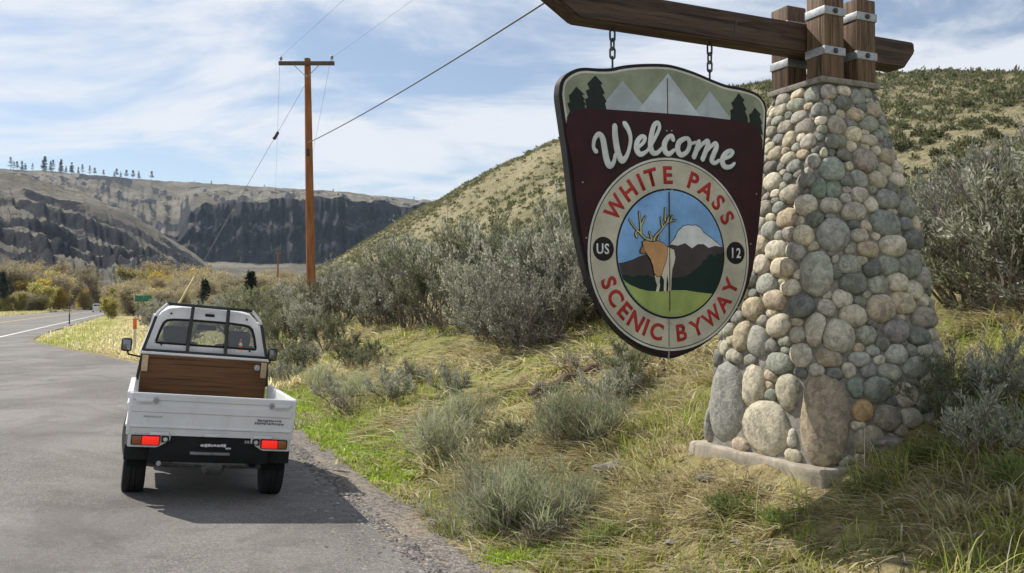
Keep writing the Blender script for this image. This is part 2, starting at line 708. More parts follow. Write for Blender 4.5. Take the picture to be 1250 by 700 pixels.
mp_ = np.arange(-300, 801, 1.7)
tt = np.concatenate([np.linspace(0, 1, 16, endpoint=False), np.linspace(1, 2, 46, endpoint=False), np.linspace(2, 3, 46, endpoint=False), np.linspace(3, 4, 8)])
T, PX = np.meshgrid(tt, mp_, indexing='ij')
flute = 56 * fbm(PX * .035, PX * 0 + 1.2, 41, 4) + 22 * (ridged(PX * .085, 43) - .5) + 9 * (ridged(PX * .33, 47) - .5)
ct = sil(PX, CLIFF_TOP) + 7 * fbm(PX * .06, PX * 0, 61, 4)
cb = sil(PX, CLIFF_BOT) + 2 * fbm(PX * .05, PX * 0, 62, 3)
ct = np.minimum(ct, cb - 1)
ms = sil(PX, MESA_SIL) + .9 * fbm(PX * .12, PX * 0, 63, 3)
rn = [np.full_like(PX, 800.), 1420 + flute * .6, 1500 + flute * .9, 2050 + 0 * PX, 3200 + 0 * PX]
zn = [np.full_like(PX, -3.), elev(PX, rn[1], cb), elev(PX, rn[2], ct), elev(PX, rn[3], ms), elev(PX, rn[3], ms) - 12]
seg = np.clip(T.astype(int), 0, 3)
fr = T - seg
r = np.zeros_like(PX); zz = np.zeros_like(PX)
for i in range(4):
    m = seg == i
    f_ = fr[m]
    r[m] = (rn[i] * (1 - fr) + rn[i + 1] * fr)[m]
    zz[m] = (zn[i] * (1 - fr) + zn[i + 1] * fr)[m]
# ledges in the cliff, gullies on the upper slope
m = seg == 1
r[m] += (7 * np.sin(fr * 2 * PI * 2.5 + 6 * fbm(PX * .02, PX * 0, 65, 3)) * np.sin(fr * PI) + 22 * fbm(PX * .25, T * 6, 66, 3) * np.sin(fr * PI))[m]
x, y = polar(PX, r)
up = (seg == 2) * np.sin(np.clip(fr, 0, 1) * PI)
zz = zz + up * (5 * fbm(x * .035, y * .035, 70, 4) - 8 * np.abs(fbm(PX * .2, T * 2, 74, 3)) + 14 * fbm(x * .006, y * .006, 67, 4) - 6 * np.abs(fbm(PX * .08, T, 68, 3)))
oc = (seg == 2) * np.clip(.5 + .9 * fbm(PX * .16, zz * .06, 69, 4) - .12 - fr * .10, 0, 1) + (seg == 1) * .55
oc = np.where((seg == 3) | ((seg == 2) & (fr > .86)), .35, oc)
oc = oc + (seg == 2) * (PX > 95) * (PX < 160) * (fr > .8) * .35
V = np.stack([x, y, zz], -1).reshape(-1, 3)
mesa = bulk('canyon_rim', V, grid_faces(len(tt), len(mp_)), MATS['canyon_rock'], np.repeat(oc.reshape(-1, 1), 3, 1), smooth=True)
tag(mesa, kind='structure')


def mesa_rim(px):
    r_ = 2050
    yv = sil(px, MESA_SIL) + .9 * fbm(np.array([px * .12]), np.array([0.]), 63, 3)[0]
    x_, y_ = polar(px, r_)
    return float(x_), float(y_), float(elev(px, r_, yv))


# nearer spur coming down from the left
SPUR_SIL = [(-700, 130), (-200, 178), (-60, 197), (0, 209), (30, 216), (70, 226), (110, 240), (150, 257), (190, 280), (230, 306), (265, 328), (300, 346), (340, 360), (380, 372)]
sp = np.arange(-500, 381, 1.7)
ss = np.concatenate([np.linspace(0, 1, 230), np.linspace(1.01, 1.4, 10)])
S, PX = np.meshgrid(ss, sp, indexing='ij')
r1 = 1150 - (PX + 60) * .5
r = 430 + (r1 - 430) * S
ridge = elev(PX, r1, sil(PX, SPUR_SIL) + 2.4 * fbm(PX * .06, PX * 0, 81, 4))
x, y = polar(PX, r)
q = np.clip(S, 0, 1)
raw = q ** 1.25
bench = raw * 6.6 + .9 * fbm(x * .005, y * .005, 82, 4) + PX * .004
fl = np.floor(bench); fb = bench - fl
terr = (fl + np.clip((fb - .40) / .17, 0, 1)) - PX * .004 - 0.0
mixw = np.clip(.66 + .9 * fbm(PX * .012, S * 3, 83, 3), 0, .9) * np.sin(np.clip(q, 0, 1) * PI) ** .5
prof = raw * (1 - mixw) + np.clip(terr / 6.6, -.1, 1.1) * mixw
zz = np.where(S <= 1, -2 + (ridge + 2) * np.clip(prof, -.02, 1.04), ridge - (S - 1) * 260)
zz += np.sin(q * PI) * (12 * fbm(x * .012, y * .012, 84, 4) - 7 * np.abs(fbm(PX * .05 + S * 4, S * 1.5, 85, 3)) + 4.5 * fbm(x * .045, y * .045, 87, 4) - 6 * np.abs(fbm(PX * .16 + S * 7, S * 2.5, 88, 3)))
riser = (fb > .38) & (fb < .60)
diag = fbm((PX + zz * 1.1) * .018, (zz * 1.0 - PX * .7) * .022, 86, 4)
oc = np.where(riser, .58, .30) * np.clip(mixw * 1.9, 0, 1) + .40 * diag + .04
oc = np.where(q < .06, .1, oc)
V = np.stack([x, y, zz], -1).reshape(-1, 3)
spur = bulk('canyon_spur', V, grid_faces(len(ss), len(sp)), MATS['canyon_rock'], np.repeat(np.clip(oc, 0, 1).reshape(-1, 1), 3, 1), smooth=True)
tag(spur, kind='structure')

# ------------------------------------------------------------------ plants
foliage_mat('leaf', .48)
foliage_mat('tree_leaf', .55)
foliage_mat('grass_blade', .5, .6)
simple('bark_grey', (.20, .17, .14), .9, var=.35, scale=20)
simple('bark_brown', (.15, .10, .065), .9, var=.35, scale=12)


def seg_tubes(segs, sides=3):
    """segs rows: p0(3) p1(3) r0 r1"""
    s = np.asarray(segs, float)
    p0, p1, r0, r1 = s[:, :3], s[:, 3:6], s[:, 6], s[:, 7]
    d = p1 - p0
    d /= np.linalg.norm(d, axis=1, keepdims=True) + 1e-9
    ref = np.where(np.abs(d[:, 2:3]) < .9, np.array([[0, 0, 1.]]), np.array([[1., 0, 0]]))
    a = np.cross(d, ref); a /= np.linalg.norm(a, axis=1, keepdims=True) + 1e-9
    b = np.cross(d, a)
    V = np.zeros((len(s), 2, sides, 3))
    for k in range(sides):
        t_ = 2 * PI * k / sides
        o = a * math.cos(t_) + b * math.sin(t_)
        V[:, 0, k] = p0 + o * r0[:, None]
        V[:, 1, k] = p1 + o * r1[:, None]
    base = np.arange(len(s))[:, None] * 2 * sides
    F = []
    for k in range(sides):
        k2 = (k + 1) % sides
        F.append(np.concatenate([base + k, base + k2, base + sides + k2, base + sides + k], 1))
    return V.reshape(-1, 3), np.stack(F, 1).reshape(-1, 4)


def leaf_quads(P, D, L, W, g):
    """diamond leaves at P pointing along D"""
    n = len(P)
    D = D / (np.linalg.norm(D, axis=1, keepdims=True) + 1e-9)
    rnd = g.normal(size=(n, 3))
    S_ = np.cross(D, rnd); S_ /= np.linalg.norm(S_, axis=1, keepdims=True) + 1e-9
    L = np.asarray(L).reshape(-1, 1) * np.ones((n, 1)); W = np.asarray(W).reshape(-1, 1) * np.ones((n, 1))
    V = np.stack([P, P + D * L * .5 + S_ * W * .5, P + D * L, P + D * L * .5 - S_ * W * .5], 1).reshape(-1, 3)
    F = np.arange(n * 4).reshape(-1, 4)
    return V, F


def pick_cols(pal, n, g, jit=.12):
    pal = np.asarray(pal)
    c = pal[g.integers(0, len(pal), n)] * (1 + g.normal(0, jit, (n, 1)))
    return np.clip(c, .01, .9)


def make_shrub(seed, H, W, stems, subs, twigs, leaves, leafL, leafW, pal, bare=0.0, upright=.5, stem_r=.02, lean=(0, 0), crook=.25):
    """returns (branch mesh, foliage mesh) for one shrub with its base at the origin"""
    g = np.random.default_rng(seed)
    segs, LP, LD = [], [], []

    def bend(p, d, length, n, r, k):
        pts = [p]
        for i in range(n):
            d = d + g.normal(0, k, 3); d[2] += .06
            d /= np.linalg.norm(d)
            q_ = pts[-1] + d * length / n
            segs.append([*pts[-1], *q_, r * (1 - .7 * i / n), r * (1 - .7 * (i + 1) / n)])
            pts.append(q_)
        return pts, d
    for s in range(stems):
        az = 2 * PI * (s + g.uniform(-.3, .3)) / stems
        tilt = g.uniform(.12, 1.0) * (1 - upright * .6)
        wide = W / H
        d = np.array([math.cos(az) * math.sin(tilt) * wide * 1.2 + lean[0], math.sin(az) * math.sin(tilt) * wide * 1.2 + lean[1], math.cos(tilt)])
        d /= np.linalg.norm(d)
        p = np.array([math.cos(az) * W * .06, math.sin(az) * W * .06, -.05])
        ln = H * g.uniform(.32, .78)
        pts, d1 = bend(p, d, ln, 4, stem_r, crook)
        for b in range(subs):
            i = g.integers(2, 5)
            st = pts[i]
            d2 = d1 + g.normal(0, .55, 3) * np.array([wide, wide, .6]); d2[2] += .25 + upright * .5
            d2 /= np.linalg.norm(d2)
            pts2, d2b = bend(st, d2, H * g.uniform(.2, .38), 3, stem_r * .45, crook)
            for w_ in range(twigs):
                st2 = pts2[g.integers(1, 4)]
                d3 = d2b + g.normal(0, .45, 3); d3[2] += .2 + upright * .6
                d3 /= np.linalg.norm(d3)
                L3 = H * g.uniform(.10, .22)
                segs.append([*st2, *(st2 + d3 * L3), stem_r * .2, stem_r * .07])
                if g.random() < bare: continue
                nl = leaves
                tpos = g.uniform(.15, 1.0, nl)[:, None]
                P = st2 + d3 * L3 * tpos + g.normal(0, leafL * .25, (nl, 3))
                D = d3 + g.normal(0, .55, (nl, 3))
                D[:, 2] += upright * .5
                LP.append(P); LD.append(D)
    V, F = seg_tubes(segs)
    bm_ = bulk('branches!', V, F, MATS['bark_grey'])
    LP = np.concatenate(LP); LD = np.concatenate(LD)
    n = len(LP)
    V, F = leaf_quads(LP, LD, leafL * g.uniform(.6, 1.3, n), leafW * g.uniform(.7, 1.2, n), g)
    cl = np.repeat(pick_cols(pal, n, g), 4, 0)
    fm = bulk('foliage!', V, F, MATS['leaf'], cl)
    bm_.name = 'branches'; fm.name = 'foliage'
    return bm_, fm


SAGE = [(.36, .37, .275), (.44, .44, .355), (.285, .30, .205), (.51, .505, .43), (.31, .325, .225)]
SAGE_DK = [(.17, .19, .10), (.22, .235, .14), (.14, .155, .08), (.27, .27, .17)]
RABBIT = [(.36, .41, .22), (.42, .45, .29), (.30, .36, .17), (.50, .50, .37), (.46, .43, .27)]
DRYTW = [(.42, .38, .31), (.36, .32, .26), (.47, .44, .37)]
GREENS = [(.24, .31, .08), (.30, .36, .11), (.19, .26, .07), (.36, .36, .17)]
PROTO = {
    'big_a': make_shrub(1, 2.0, 2.2, 13, 6, 7, 18, .085, .028, SAGE, .05, .45, .035),
    'big_b': make_shrub(2, 1.9, 2.5, 14, 6, 7, 17, .085, .028, SAGE + DRYTW[:1], .1, .35, .035),
    'big_dark': make_shrub(3, 2.1, 1.9, 12, 6, 7, 18, .085, .028, SAGE_DK, .04, .55, .035),
    'twiggy': make_shrub(4, 2.0, 2.1, 13, 7, 8, 5, .08, .018, SAGE + DRYTW, .62, .4, .03, crook=.32),
    'small_a': make_shrub(5, .7, .8, 10, 5, 5, 12, .055, .013, SAGE, .1, .5, .016),
    'small_dark': make_shrub(6, .75, .8, 10, 5, 6, 12, .055, .014, SAGE_DK, .05, .6, .016),
    'rabbit_a': make_shrub(7, .75, 1.0, 13, 4, 5, 6, .17, .0085, RABBIT, .15, .8, .010),
    'rabbit_b': make_shrub(8, .6, 1.3, 15, 4, 5, 6, .22, .009, RABBIT + DRYTW[:1], .15, .45, .009),
    'dead_a': make_shrub(9, .6, .7, 12, 6, 6, 2, .06, .008, DRYTW, .7, .5, .012),
    'green_a': make_shrub(10, .32, .6, 11, 4, 4, 7, .10, .010, GREENS, .1, .4, .006),
}
SHRUB_LABELS = {
    'big_a': ('sagebrush', 'tall grey-green sagebrush in the thicket along the top of the bank', 'sagebrush in the thicket on the bank'),
    'big_b': ('sagebrush', 'wide silvery sagebrush with some bare twigs in the thicket on the bank', 'silvery sagebrush in the thicket on the bank'),
    'big_dark': ('sagebrush', 'upright dark green sagebrush in the thicket along the bank', 'dark sagebrush in the thicket on the bank'),
    'twiggy': ('sagebrush', 'half bare brown and grey twiggy sagebrush in the thicket on the bank', 'twiggy sagebrush in the thicket on the bank'),
    'small_a': ('sagebrush', 'small rounded grey-green sagebrush growing low on the grassy bank', 'small grey sagebrush on the grassy bank'),
    'small_dark': ('sagebrush', 'small dark green sagebrush growing on the grassy bank', 'small dark sagebrush on the grassy bank'),
    'rabbit_a': ('rabbitbrush', 'spiky pale green rabbitbrush tuft standing on the lower grassy bank', 'pale green rabbitbrush on the bank'),
    'rabbit_b': ('rabbitbrush', 'spreading spiky rabbitbrush with dry straw stems on the lower grassy bank', 'spreading rabbitbrush on the bank'),
    'dead_a': ('dead_shrub', 'dry leafless grey shrub of thin twigs on the grassy bank', 'dry leafless shrubs on the bank'),
    'green_a': ('weed', 'low bright green leafy weed near the foot of the bank', 'green weeds on the bank'),
}


def shrub(kind, x, y, s=1.0, sz=None, label=None, group=None):
    name, lab, grp = SHRUB_LABELS[kind]
    o = empty(name, (x, y, gz(x, y) - .02), (0, 0, random.uniform(0, 2 * PI)))
    o.scale = (s, s, sz or s)
    b, f_ = PROTO[kind]
    link('branches', b, o); link('foliage', f_, o)
    tag(o, label or lab, {'dead_shrub': 'shrub', 'rabbitbrush': 'shrub', 'sagebrush': 'shrub', 'weed': 'weed'}[name], None if label else (group or grp))
    return o


def on_ground(px, py, d0=4, d1=60):
    """where the sight line through a spot in the picture meets the ground"""
    d = np.arange(d0, d1, .04)
    x_ = (px - 625) / 1100 * d
    hit = 1.7 + (374 - py) / 1100 * d < ground_z(x_, d)
    i = int(np.argmax(hit)) if hit.any() else len(d) - 1
    return float(x_[i]), float(d[i])


# thicket along the top of the bank: picture position of each plant's foot, kind, size
thick = [(395, 402, 'big_dark', .95), (418, 398, 'big_a', 1.0), (448, 398, 'big_a', .95), (470, 400, 'big_b', 1.0), (498, 402, 'big_a', 1.1),
         (522, 398, 'big_a', 1.0), (545, 402, 'big_dark', 1.1), (572, 400, 'big_a', 1.05), (598, 404, 'big_b', 1.1), (628, 408, 'big_b', 1.0),
         (655, 402, 'big_a', 1.0), (688, 398, 'big_b', 1.0), (610, 392, 'big_dark', 1.15), 
         (482, 388, 'big_dark', 1.1), (718, 392, 'big_a', 1.0), (675, 388, 'big_dark', 1.1), (622, 426, 'big_b', .8), (668, 418, 'big_b', .85), (590, 418, 'big_a', .75), (640, 428, 'twiggy', .65), (745, 388, 'twiggy', .9), (785, 388, 'big_b', .8)]
for px, py, k, s in thick:
    x, y = on_ground(px, py)
    shrub(k, x, y, s * random.uniform(.72, .96), s * random.uniform(.82, 1.18))
# to the right of the pillar
for d, px, k, s, lab in [(9.6, 1225, 'twiggy', 1.0, 'half bare twiggy sagebrush just behind the stone pillar base, up the bank'),
                         (10.5, 1176, 'big_a', .8, None), (9.0, 1270, 'big_dark', .75, None), (12, 1215, 'big_a', .95, None), (12.5, 1160, 'big_dark', .8, None), (13, 1265, 'big_dark', .9, None),
                         (8.2, 1310, 'big_a', .9, None), (11, 1340, 'twiggy', 1.0, None), (15, 1110, 'big_b', .9, None), (15, 1240, 'big_a', .9, None)]:
    x, y = at(px, d)
    shrub(k, x, y, s, label=lab)
for px, py, k, s in [(428, 448, 'small_dark', 1.15), (448, 452, 'small_dark', 1.0), (360, 452, 'small_dark', 1.2), (372, 446, 'small_a', 1.2), (345, 470, 'small_a', 1.1),
                     (408, 492, 'small_a', .9), (425, 508, 'dead_a', 1.0), (392, 480, 'rabbit_a', .9), (478, 490, 'small_a', .95), (440, 490, 'rabbit_a', .8),
                     (552, 482, 'small_a', .85), (545, 560, 'rabbit_b', .95), (572, 530, 'rabbit_a', .9), (620, 545, 'green_a', .9), (622, 548, 'small_dark', .5),
                     (700, 545, 'rabbit_a', 1.05), (685, 520, 'dead_a', 1.0), (722, 540, 'rabbit_b', .8), (750, 490, 'small_a', .8), (765, 470, 'small_dark', .8), (735, 512, 'small_a', .6),
                     (590, 645, 'rabbit_b', .95), (648, 652, 'rabbit_a', .85), (690, 640, 'rabbit_b', .8), (660, 668, 'dead_a', .7), (625, 640, 'rabbit_b', .8),
                     (350, 428, 'big_dark', .62), (376, 420, 'big_a', .7), (330, 418, 'big_dark', .7), (398, 428, 'big_dark', .55), (364, 402, 'big_b', .9), (342, 398, 'big_dark', .9), (385, 408, 'twiggy', .8), (505, 470, 'small_a', .7), (330, 452, 'small_dark', 1.2), (318, 440, 'small_a', 1.3), (700, 455, 'dead_a', .8),
                     (1205, 560, 'small_a', .8), (1160, 520, 'small_dark', .85), (1235, 500, 'small_a', .9), (1180, 470, 'dead_a', 1.0), (1130, 560, 'green_a', .7), (1240, 590, 'green_a', .8), (1060, 600, 'green_a', .6),
                     (950, 640, 'green_a', .6), (890, 625, 'green_a', .7), (735, 660, 'green_a', .8)]:
    x, y = on_ground(px, py)
    lab = None
    if (px, py) == (648, 652): lab = 'spiky pale rabbitbrush at the edge of the gravel, beside the lay-by'
    shrub(k, x, y, s * random.uniform(.9, 1.05), label=lab)
# brush beyond the truck
for i in range(46):
    d = random.uniform(36, 80)
    px = random.uniform(165, 430)
    x, y = at(px, d)
    n, a = to_na(x, y)
    if n < -1.5 or (n < 1 and a < 36): continue
    k = random.choice(['big_a', 'big_b', 'twiggy', 'big_dark', 'twiggy'])
    shrub(k, x, y, random.uniform(.75, 1.1), label={'big_a': 'tall grey-green sagebrush beyond the parked truck', 'big_b': 'wide silvery sagebrush beyond the parked truck', 'twiggy': 'half bare brown sagebrush beyond the parked truck', 'big_dark': 'dark green sagebrush beyond the parked truck'}[k])['group'] = k.replace('_', ' ') + ' brush beyond the truck'

# ---- sagebrush on the hillside: the largest in view one by one, the rest as one mass
def clump(seed, nq):
    g = np.random.default_rng(seed)
    v = g.normal(size=(nq, 3)); v /= np.linalg.norm(v, axis=1, keepdims=True)
    v[:, 2] = np.abs(v[:, 2])
    P = v * g.uniform(.35, .95, (nq, 1)) * np.array([.55, .55, .62]) * (1 + .25 * np.sin(3 * np.arctan2(v[:, 1], v[:, 0]) + seed))[:, None]
    D = v + g.normal(0, .5, (nq, 3)); D[:, 2] += .5
    return P, D


HS_PAL = [(.12, .135, .06), (.155, .165, .085), (.09, .10, .045), (.18, .18, .105)]
hill_meshes = []
for s in range(5):
    g = np.random.default_rng(100 + s)
    P, D = clump(s, 300)
    V, F = leaf_quads(P, D, g.uniform(.16, .34, 300), g.uniform(.06, .13, 300), g)
    me = bulk('hill_sage!', V, F, MATS['leaf'], np.repeat(pick_cols(HS_PAL, 300, g), 4, 0))
    me.name = 'hill_sage'
    hill_meshes.append(me)
g = np.random.default_rng(11)
cand = []
gs = 1.55                                   # roughly even spacing, as wild sage keeps
GXX, GYY = np.meshgrid(np.arange(-150, 260, gs), np.arange(20, 330, gs))
GXX = (GXX + g.uniform(-.48, .48, GXX.shape) * gs).ravel(); GYY = (GYY + g.uniform(-.48, .48, GYY.shape) * gs).ravel()
pxs = 625 + 1100 * GXX / GYY
rr = np.hypot(GXX, GYY)
r0, r1 = sil(pxs, HILL_R0), sil(pxs, HILL_R1)
ok = (pxs > 330) & (pxs < 1420) & (rr > r0 * .85) & (rr < r1 * 1.04)
pxs, rr, r0, r1 = pxs[ok], rr[ok], r0[ok], r1[ok]
ss_ = (rr - r0) / (r1 - r0)
x, y, z = hill_point(pxs, np.maximum(ss_, 0))
z = np.where(ss_ < 0.02, ground_z(x, y), z)
dens = .84 + .55 * fbm(x * .022, y * .022, 91, 3) + .5 * fbm(x * .09, y * .09, 93, 3) - .42 * np.clip((ss_ - .80) * 6, 0, 1) * (pxs > 900)
keep = g.uniform(0, 1, len(x)) < np.clip(dens, .15, .95)
x, y, z, rr, pxs = x[keep], y[keep], z[keep], rr[keep], pxs[keep]
size = g.uniform(.42, .92, len(x)) * np.where(g.random(len(x)) < .12, 1.5, 1) * np.where(pxs < 720, .90, 1.18)
inview = (pxs > 380) & (pxs < 1250) & ~((pxs > 690) & (pxs < 932))
order = np.argsort(-(size / rr) * inview)
n_ind = 190
for i in order[:n_ind]:
    o = link('hillside_sagebrush', hill_meshes[i % 5], None, (x[i], y[i], z[i] - .08), (0, 0, g.uniform(0, 6.28)))
    o.scale = (size[i], size[i], size[i] * g.uniform(.75, 1.05))
    tag(o, 'rounded sagebrush dotting the lower slope of the hill behind the sign', 'shrub', 'sagebrush on the lower hillside')
rest = order[n_ind:]
VV, FF, CC = [], [], []
base = 0
for i in rest:
    nq = 60 if rr[i] < 110 else (30 if rr[i] < 190 else 17)
    P, D = clump(int(i) % 23, nq)
    k = size[i]
    lf = 1.0 if nq == 60 else (1.3 if nq == 30 else 1.6)
    V, F = leaf_quads(P * k, D, g.uniform(.22, .42, nq) * k * lf, g.uniform(.12, .22, nq) * k * lf, g)
    VV.append(V + np.array([x[i], y[i], z[i] - .05])); FF.append(F + base); base += len(V)
    CC.append(np.repeat(pick_cols(HS_PAL, nq, g, .1) * g.uniform(.8, 1.15), 4, 0))
o = bulk('hill_scrub', np.concatenate(VV), np.concatenate(FF), MATS['leaf'], np.concatenate(CC))
tag(o, 'distant sagebrush scattered all over the upper hillside', 'sagebrush', kind='stuff')
# low tufts between them
N_ = 26000
pxs = g.uniform(380, 1330, N_)
r0, r1 = sil(pxs, HILL_R0), sil(pxs, HILL_R1)
rr = np.sqrt(g.uniform(0, 1, N_) * (r1 ** 2 - r0 ** 2) + r0 ** 2)
ok = g.random(N_) < np.clip(70 / rr, .15, 1)
pxs, rr, r0, r1 = pxs[ok], rr[ok], r0[ok], r1[ok]
x, y, z = hill_point(pxs, (rr - r0) / (r1 - r0))
m_ = len(x); nq = 7
P = np.stack([x, y, z], 1)[:, None, :] + g.normal(0, 1, (m_, nq, 3)) * np.array([.16, .16, .03])
D = g.normal(0, .6, (m_ * nq, 3)); D[:, 2] = 1
kk = np.repeat(np.clip(rr / 90, .8, 2.2), nq)
V, F = leaf_quads(P.reshape(-1, 3), D, g.uniform(.14, .34, m_ * nq) * kk, g.uniform(.03, .08, m_ * nq) * kk, g)
TP = [(.42, .36, .21), (.34, .30, .17), (.24, .24, .12), (.50, .43, .27)]
o = bulk('hill_grass_tufts', V, F, MATS['leaf'], np.repeat(np.repeat(pick_cols(TP, m_, g), nq, 0), 4, 0))
tag(o, 'dry grass tufts between the sagebrush on the hillside', 'grass', kind='stuff')

# ------------------------------------------------------------------ trees
def make_tree(seed, H, W, trunk_r, limbs, twigs, leaves, leafL, leafW, pal, bare=.0, start=.2, multi=1, bark='bark_grey'):
    g = np.random.default_rng(seed)
    segs, LP, LD = [], [], []
    for m_ in range(multi):
        az0 = 2 * PI * m_ / multi + g.uniform(0, 1)
        lean_ = .0 if multi == 1 else .28
        p = np.array([math.cos(az0) * .12 * (multi > 1), math.sin(az0) * .12 * (multi > 1), -.15])
        d = np.array([math.cos(az0) * lean_, math.sin(az0) * lean_, 1.])
        pts = [p]
        n = 7
        for i in range(n):
            d = d + g.normal(0, .1, 3); d[2] = max(d[2], .5); d /= np.linalg.norm(d)
            q_ = pts[-1] + d * H * .85 / n
            segs.append([*pts[-1], *q_, trunk_r * (1 - .85 * i / n), trunk_r * (1 - .85 * (i + 1) / n)])
            pts.append(q_)
        for b in range(limbs):
            f_ = g.uniform(start, 1)
            i = min(int(f_ * n), n - 1)
            st = pts[i] + (pts[i + 1] - pts[i]) * g.random()
            az = g.uniform(0, 2 * PI)
            el = g.uniform(.25, 1.0)
            d2 = np.array([math.cos(az) * math.cos(el), math.sin(az) * math.cos(el), math.sin(el)])
            ln = W * .5 * (1.1 - .55 * f_) * g.uniform(.6, 1.15)
            prev = st
            for j in range(3):
                d2 = d2 + g.normal(0, .2, 3); d2[2] += .1; d2 /= np.linalg.norm(d2)
                nx = prev + d2 * ln / 3
                r_ = trunk_r * .4 * (1 - f_ * .5)
                segs.append([*prev, *nx, r_ * (1 - .3 * j), r_ * (.7 - .3 * j)])
                for w_ in range(twigs):
                    d3 = d2 + g.normal(0, .6, 3); d3[2] += .25; d3 /= np.linalg.norm(d3)
                    L3 = W * g.uniform(.08, .2)
                    s0 = prev + (nx - prev) * g.random()
                    segs.append([*s0, *(s0 + d3 * L3), trunk_r * .09, trunk_r * .03])
                    if g.random() < bare: continue
                    tp = g.uniform(.2, 1.1, leaves)[:, None]
                    LP.append(s0 + d3 * L3 * tp + g.normal(0, leafL * .7, (leaves, 3)))
                    LD.append(d3 + g.normal(0, .9, (leaves, 3)))
                prev = nx
    V, F = seg_tubes(segs, 4)
    bm_ = bulk('trunk!', V, F, MATS[bark], smooth=True)
    LP = np.concatenate(LP); LD = np.concatenate(LD); n = len(LP)
    V, F = leaf_quads(LP, LD, leafL * g.uniform(.6, 1.3, n), leafW * g.uniform(.7, 1.3, n), g)
    fm = bulk('crown!', V, F, MATS['tree_leaf'], np.repeat(pick_cols(pal, n, g, .14), 4, 0))
    bm_.name, fm.name = 'trunk', 'crown'
    return bm_, fm


def make_conifer(seed, H, W, tiers, per, leafL, pal, bare=.14, gap=0.0):
    g = np.random.default_rng(seed)
    segs = [[0, 0, -.3, 0, 0, H * .97, H * .018, H * .003]]
    LP, LD = [], []
    for t_ in range(tiers):
        f_ = t_ / tiers
        zc_ = H * (bare + (.98 - bare) * f_)
        if g.random() < gap: continue
        rad = W * .5 * (1 - f_) ** .8 * (1 if g.random() > .18 else .55) + .05 * W
        for b in range(per):
            az = g.uniform(0, 2 * PI); ln = rad * g.uniform(.55, 1.1)
            tip = np.array([math.cos(az) * ln, math.sin(az) * ln, zc_ - ln * .22 + g.normal(0, H * .01)])
            st = np.array([0, 0, zc_])
            segs.append([*st, *tip, H * .004, H * .001])
            k = 14
            tp = g.uniform(.15, 1, k)[:, None]
            LP.append(st + (tip - st) * tp + g.normal(0, leafL * .25, (k, 3)))
            LD.append((tip - st) / ln + g.normal(0, .6, (k, 3)))
    V, F = seg_tubes(segs, 4)
    bm_ = bulk('trunk!', V, F, MATS['bark_brown'])
    LP = np.concatenate(LP); LD = np.concatenate(LD); n = len(LP)
    V, F = leaf_quads(LP, LD, leafL * g.uniform(.6, 1.3, n), leafL * .35 * g.uniform(.7, 1.3, n), g)
    fm = bulk('crown!', V, F, MATS['leaf'], np.repeat(pick_cols(pal, n, g, .14), 4, 0))
    bm_.name, fm.name = 'trunk', 'crown'
    return bm_, fm


YEL = [(.66, .46, .07), (.56, .42, .09), (.70, .54, .13), (.48, .40, .10)]
OLV = [(.44, .40, .12), (.52, .44, .15), (.36, .34, .11)]
BRN = [(.42, .34, .18), (.48, .39, .22), (.36, .29, .15)]
PINK = [(.42, .35, .24), (.48, .41, .28), (.36, .30, .19), (.46, .43, .22)]
CON = [(.035, .055, .03), (.05, .07, .04), (.028, .04, .025)]
TREES = {
    'yellow': [make_tree(s, 9, 6, .14, 26, 5, 12, .42, .26, YEL, .1, .15, 2) for s in (21, 22)],
    'olive': [make_tree(s, 9, 6.5, .14, 26, 5, 10, .40, .22, OLV, .15, .12, 2) for s in (23, 24)],
    'bare': [make_tree(s, 10, 7, .16, 28, 6, 8, .42, .10, BRN, .2, .12, 2) for s in (25, 26)],
    'willow': [make_tree(s, 5, 6, .07, 24, 6, 9, .30, .08, PINK, .1, .05, 4) for s in (27, 28)],
    'pine': [make_conifer(29, 20, 8, 20, 7, 1.0, CON, .28, .25), make_conifer(30, 20, 9, 16, 6, 1.1, CON, .38, .3), make_conifer(33, 20, 6.5, 22, 7, 1.0, CON, .2, .2), make_conifer(34, 20, 7, 12, 4, 1.0, CON, .3, .35)],
    'juniper': [make_conifer(s, 5, 3.0, 20, 9, .34, CON) for s in (31,)],
}
TREE_LABEL = {
    'yellow': ('cottonwood_tree', 'yellow-leaved autumn cottonwood in the tree belt beyond the highway', 'yellow cottonwoods in the valley'),
    'olive': ('cottonwood_tree', 'olive-brown cottonwood thinning out in the tree belt beyond the highway', 'olive cottonwoods in the valley'),
    'bare': ('bare_tree', 'nearly bare brown tree in the belt beyond the highway', 'bare trees in the valley'),
    'willow': ('willow_shrub', 'low pinkish-brown willow thicket in the valley below the cliffs', 'willow shrubs in the valley'),
    'pine': ('pine_tree', 'small dark pine standing on the far canyon rim', 'pines on the canyon rim'),
    'juniper': ('juniper_tree', 'dark green conical evergreen among the pinkish valley brush', 'evergreens in the valley brush'),
}


def tree(kind, x, y, z, s, sz=None, label=None):
    name, lab, grp = TREE_LABEL[kind]
    v = random.randrange(len(TREES[kind]))
    o = empty(name, (x, y, z), (0, 0, random.uniform(0, 6.28)))
    o.scale = (s, s, sz or s)
    link('trunk', TREES[kind][v][0], o); link('crown', TREES[kind][v][1], o)
    tag(o, label or lab, 'shrub' if kind == 'willow' else 'tree', grp if label is None else None)
    return o


random.seed(5)
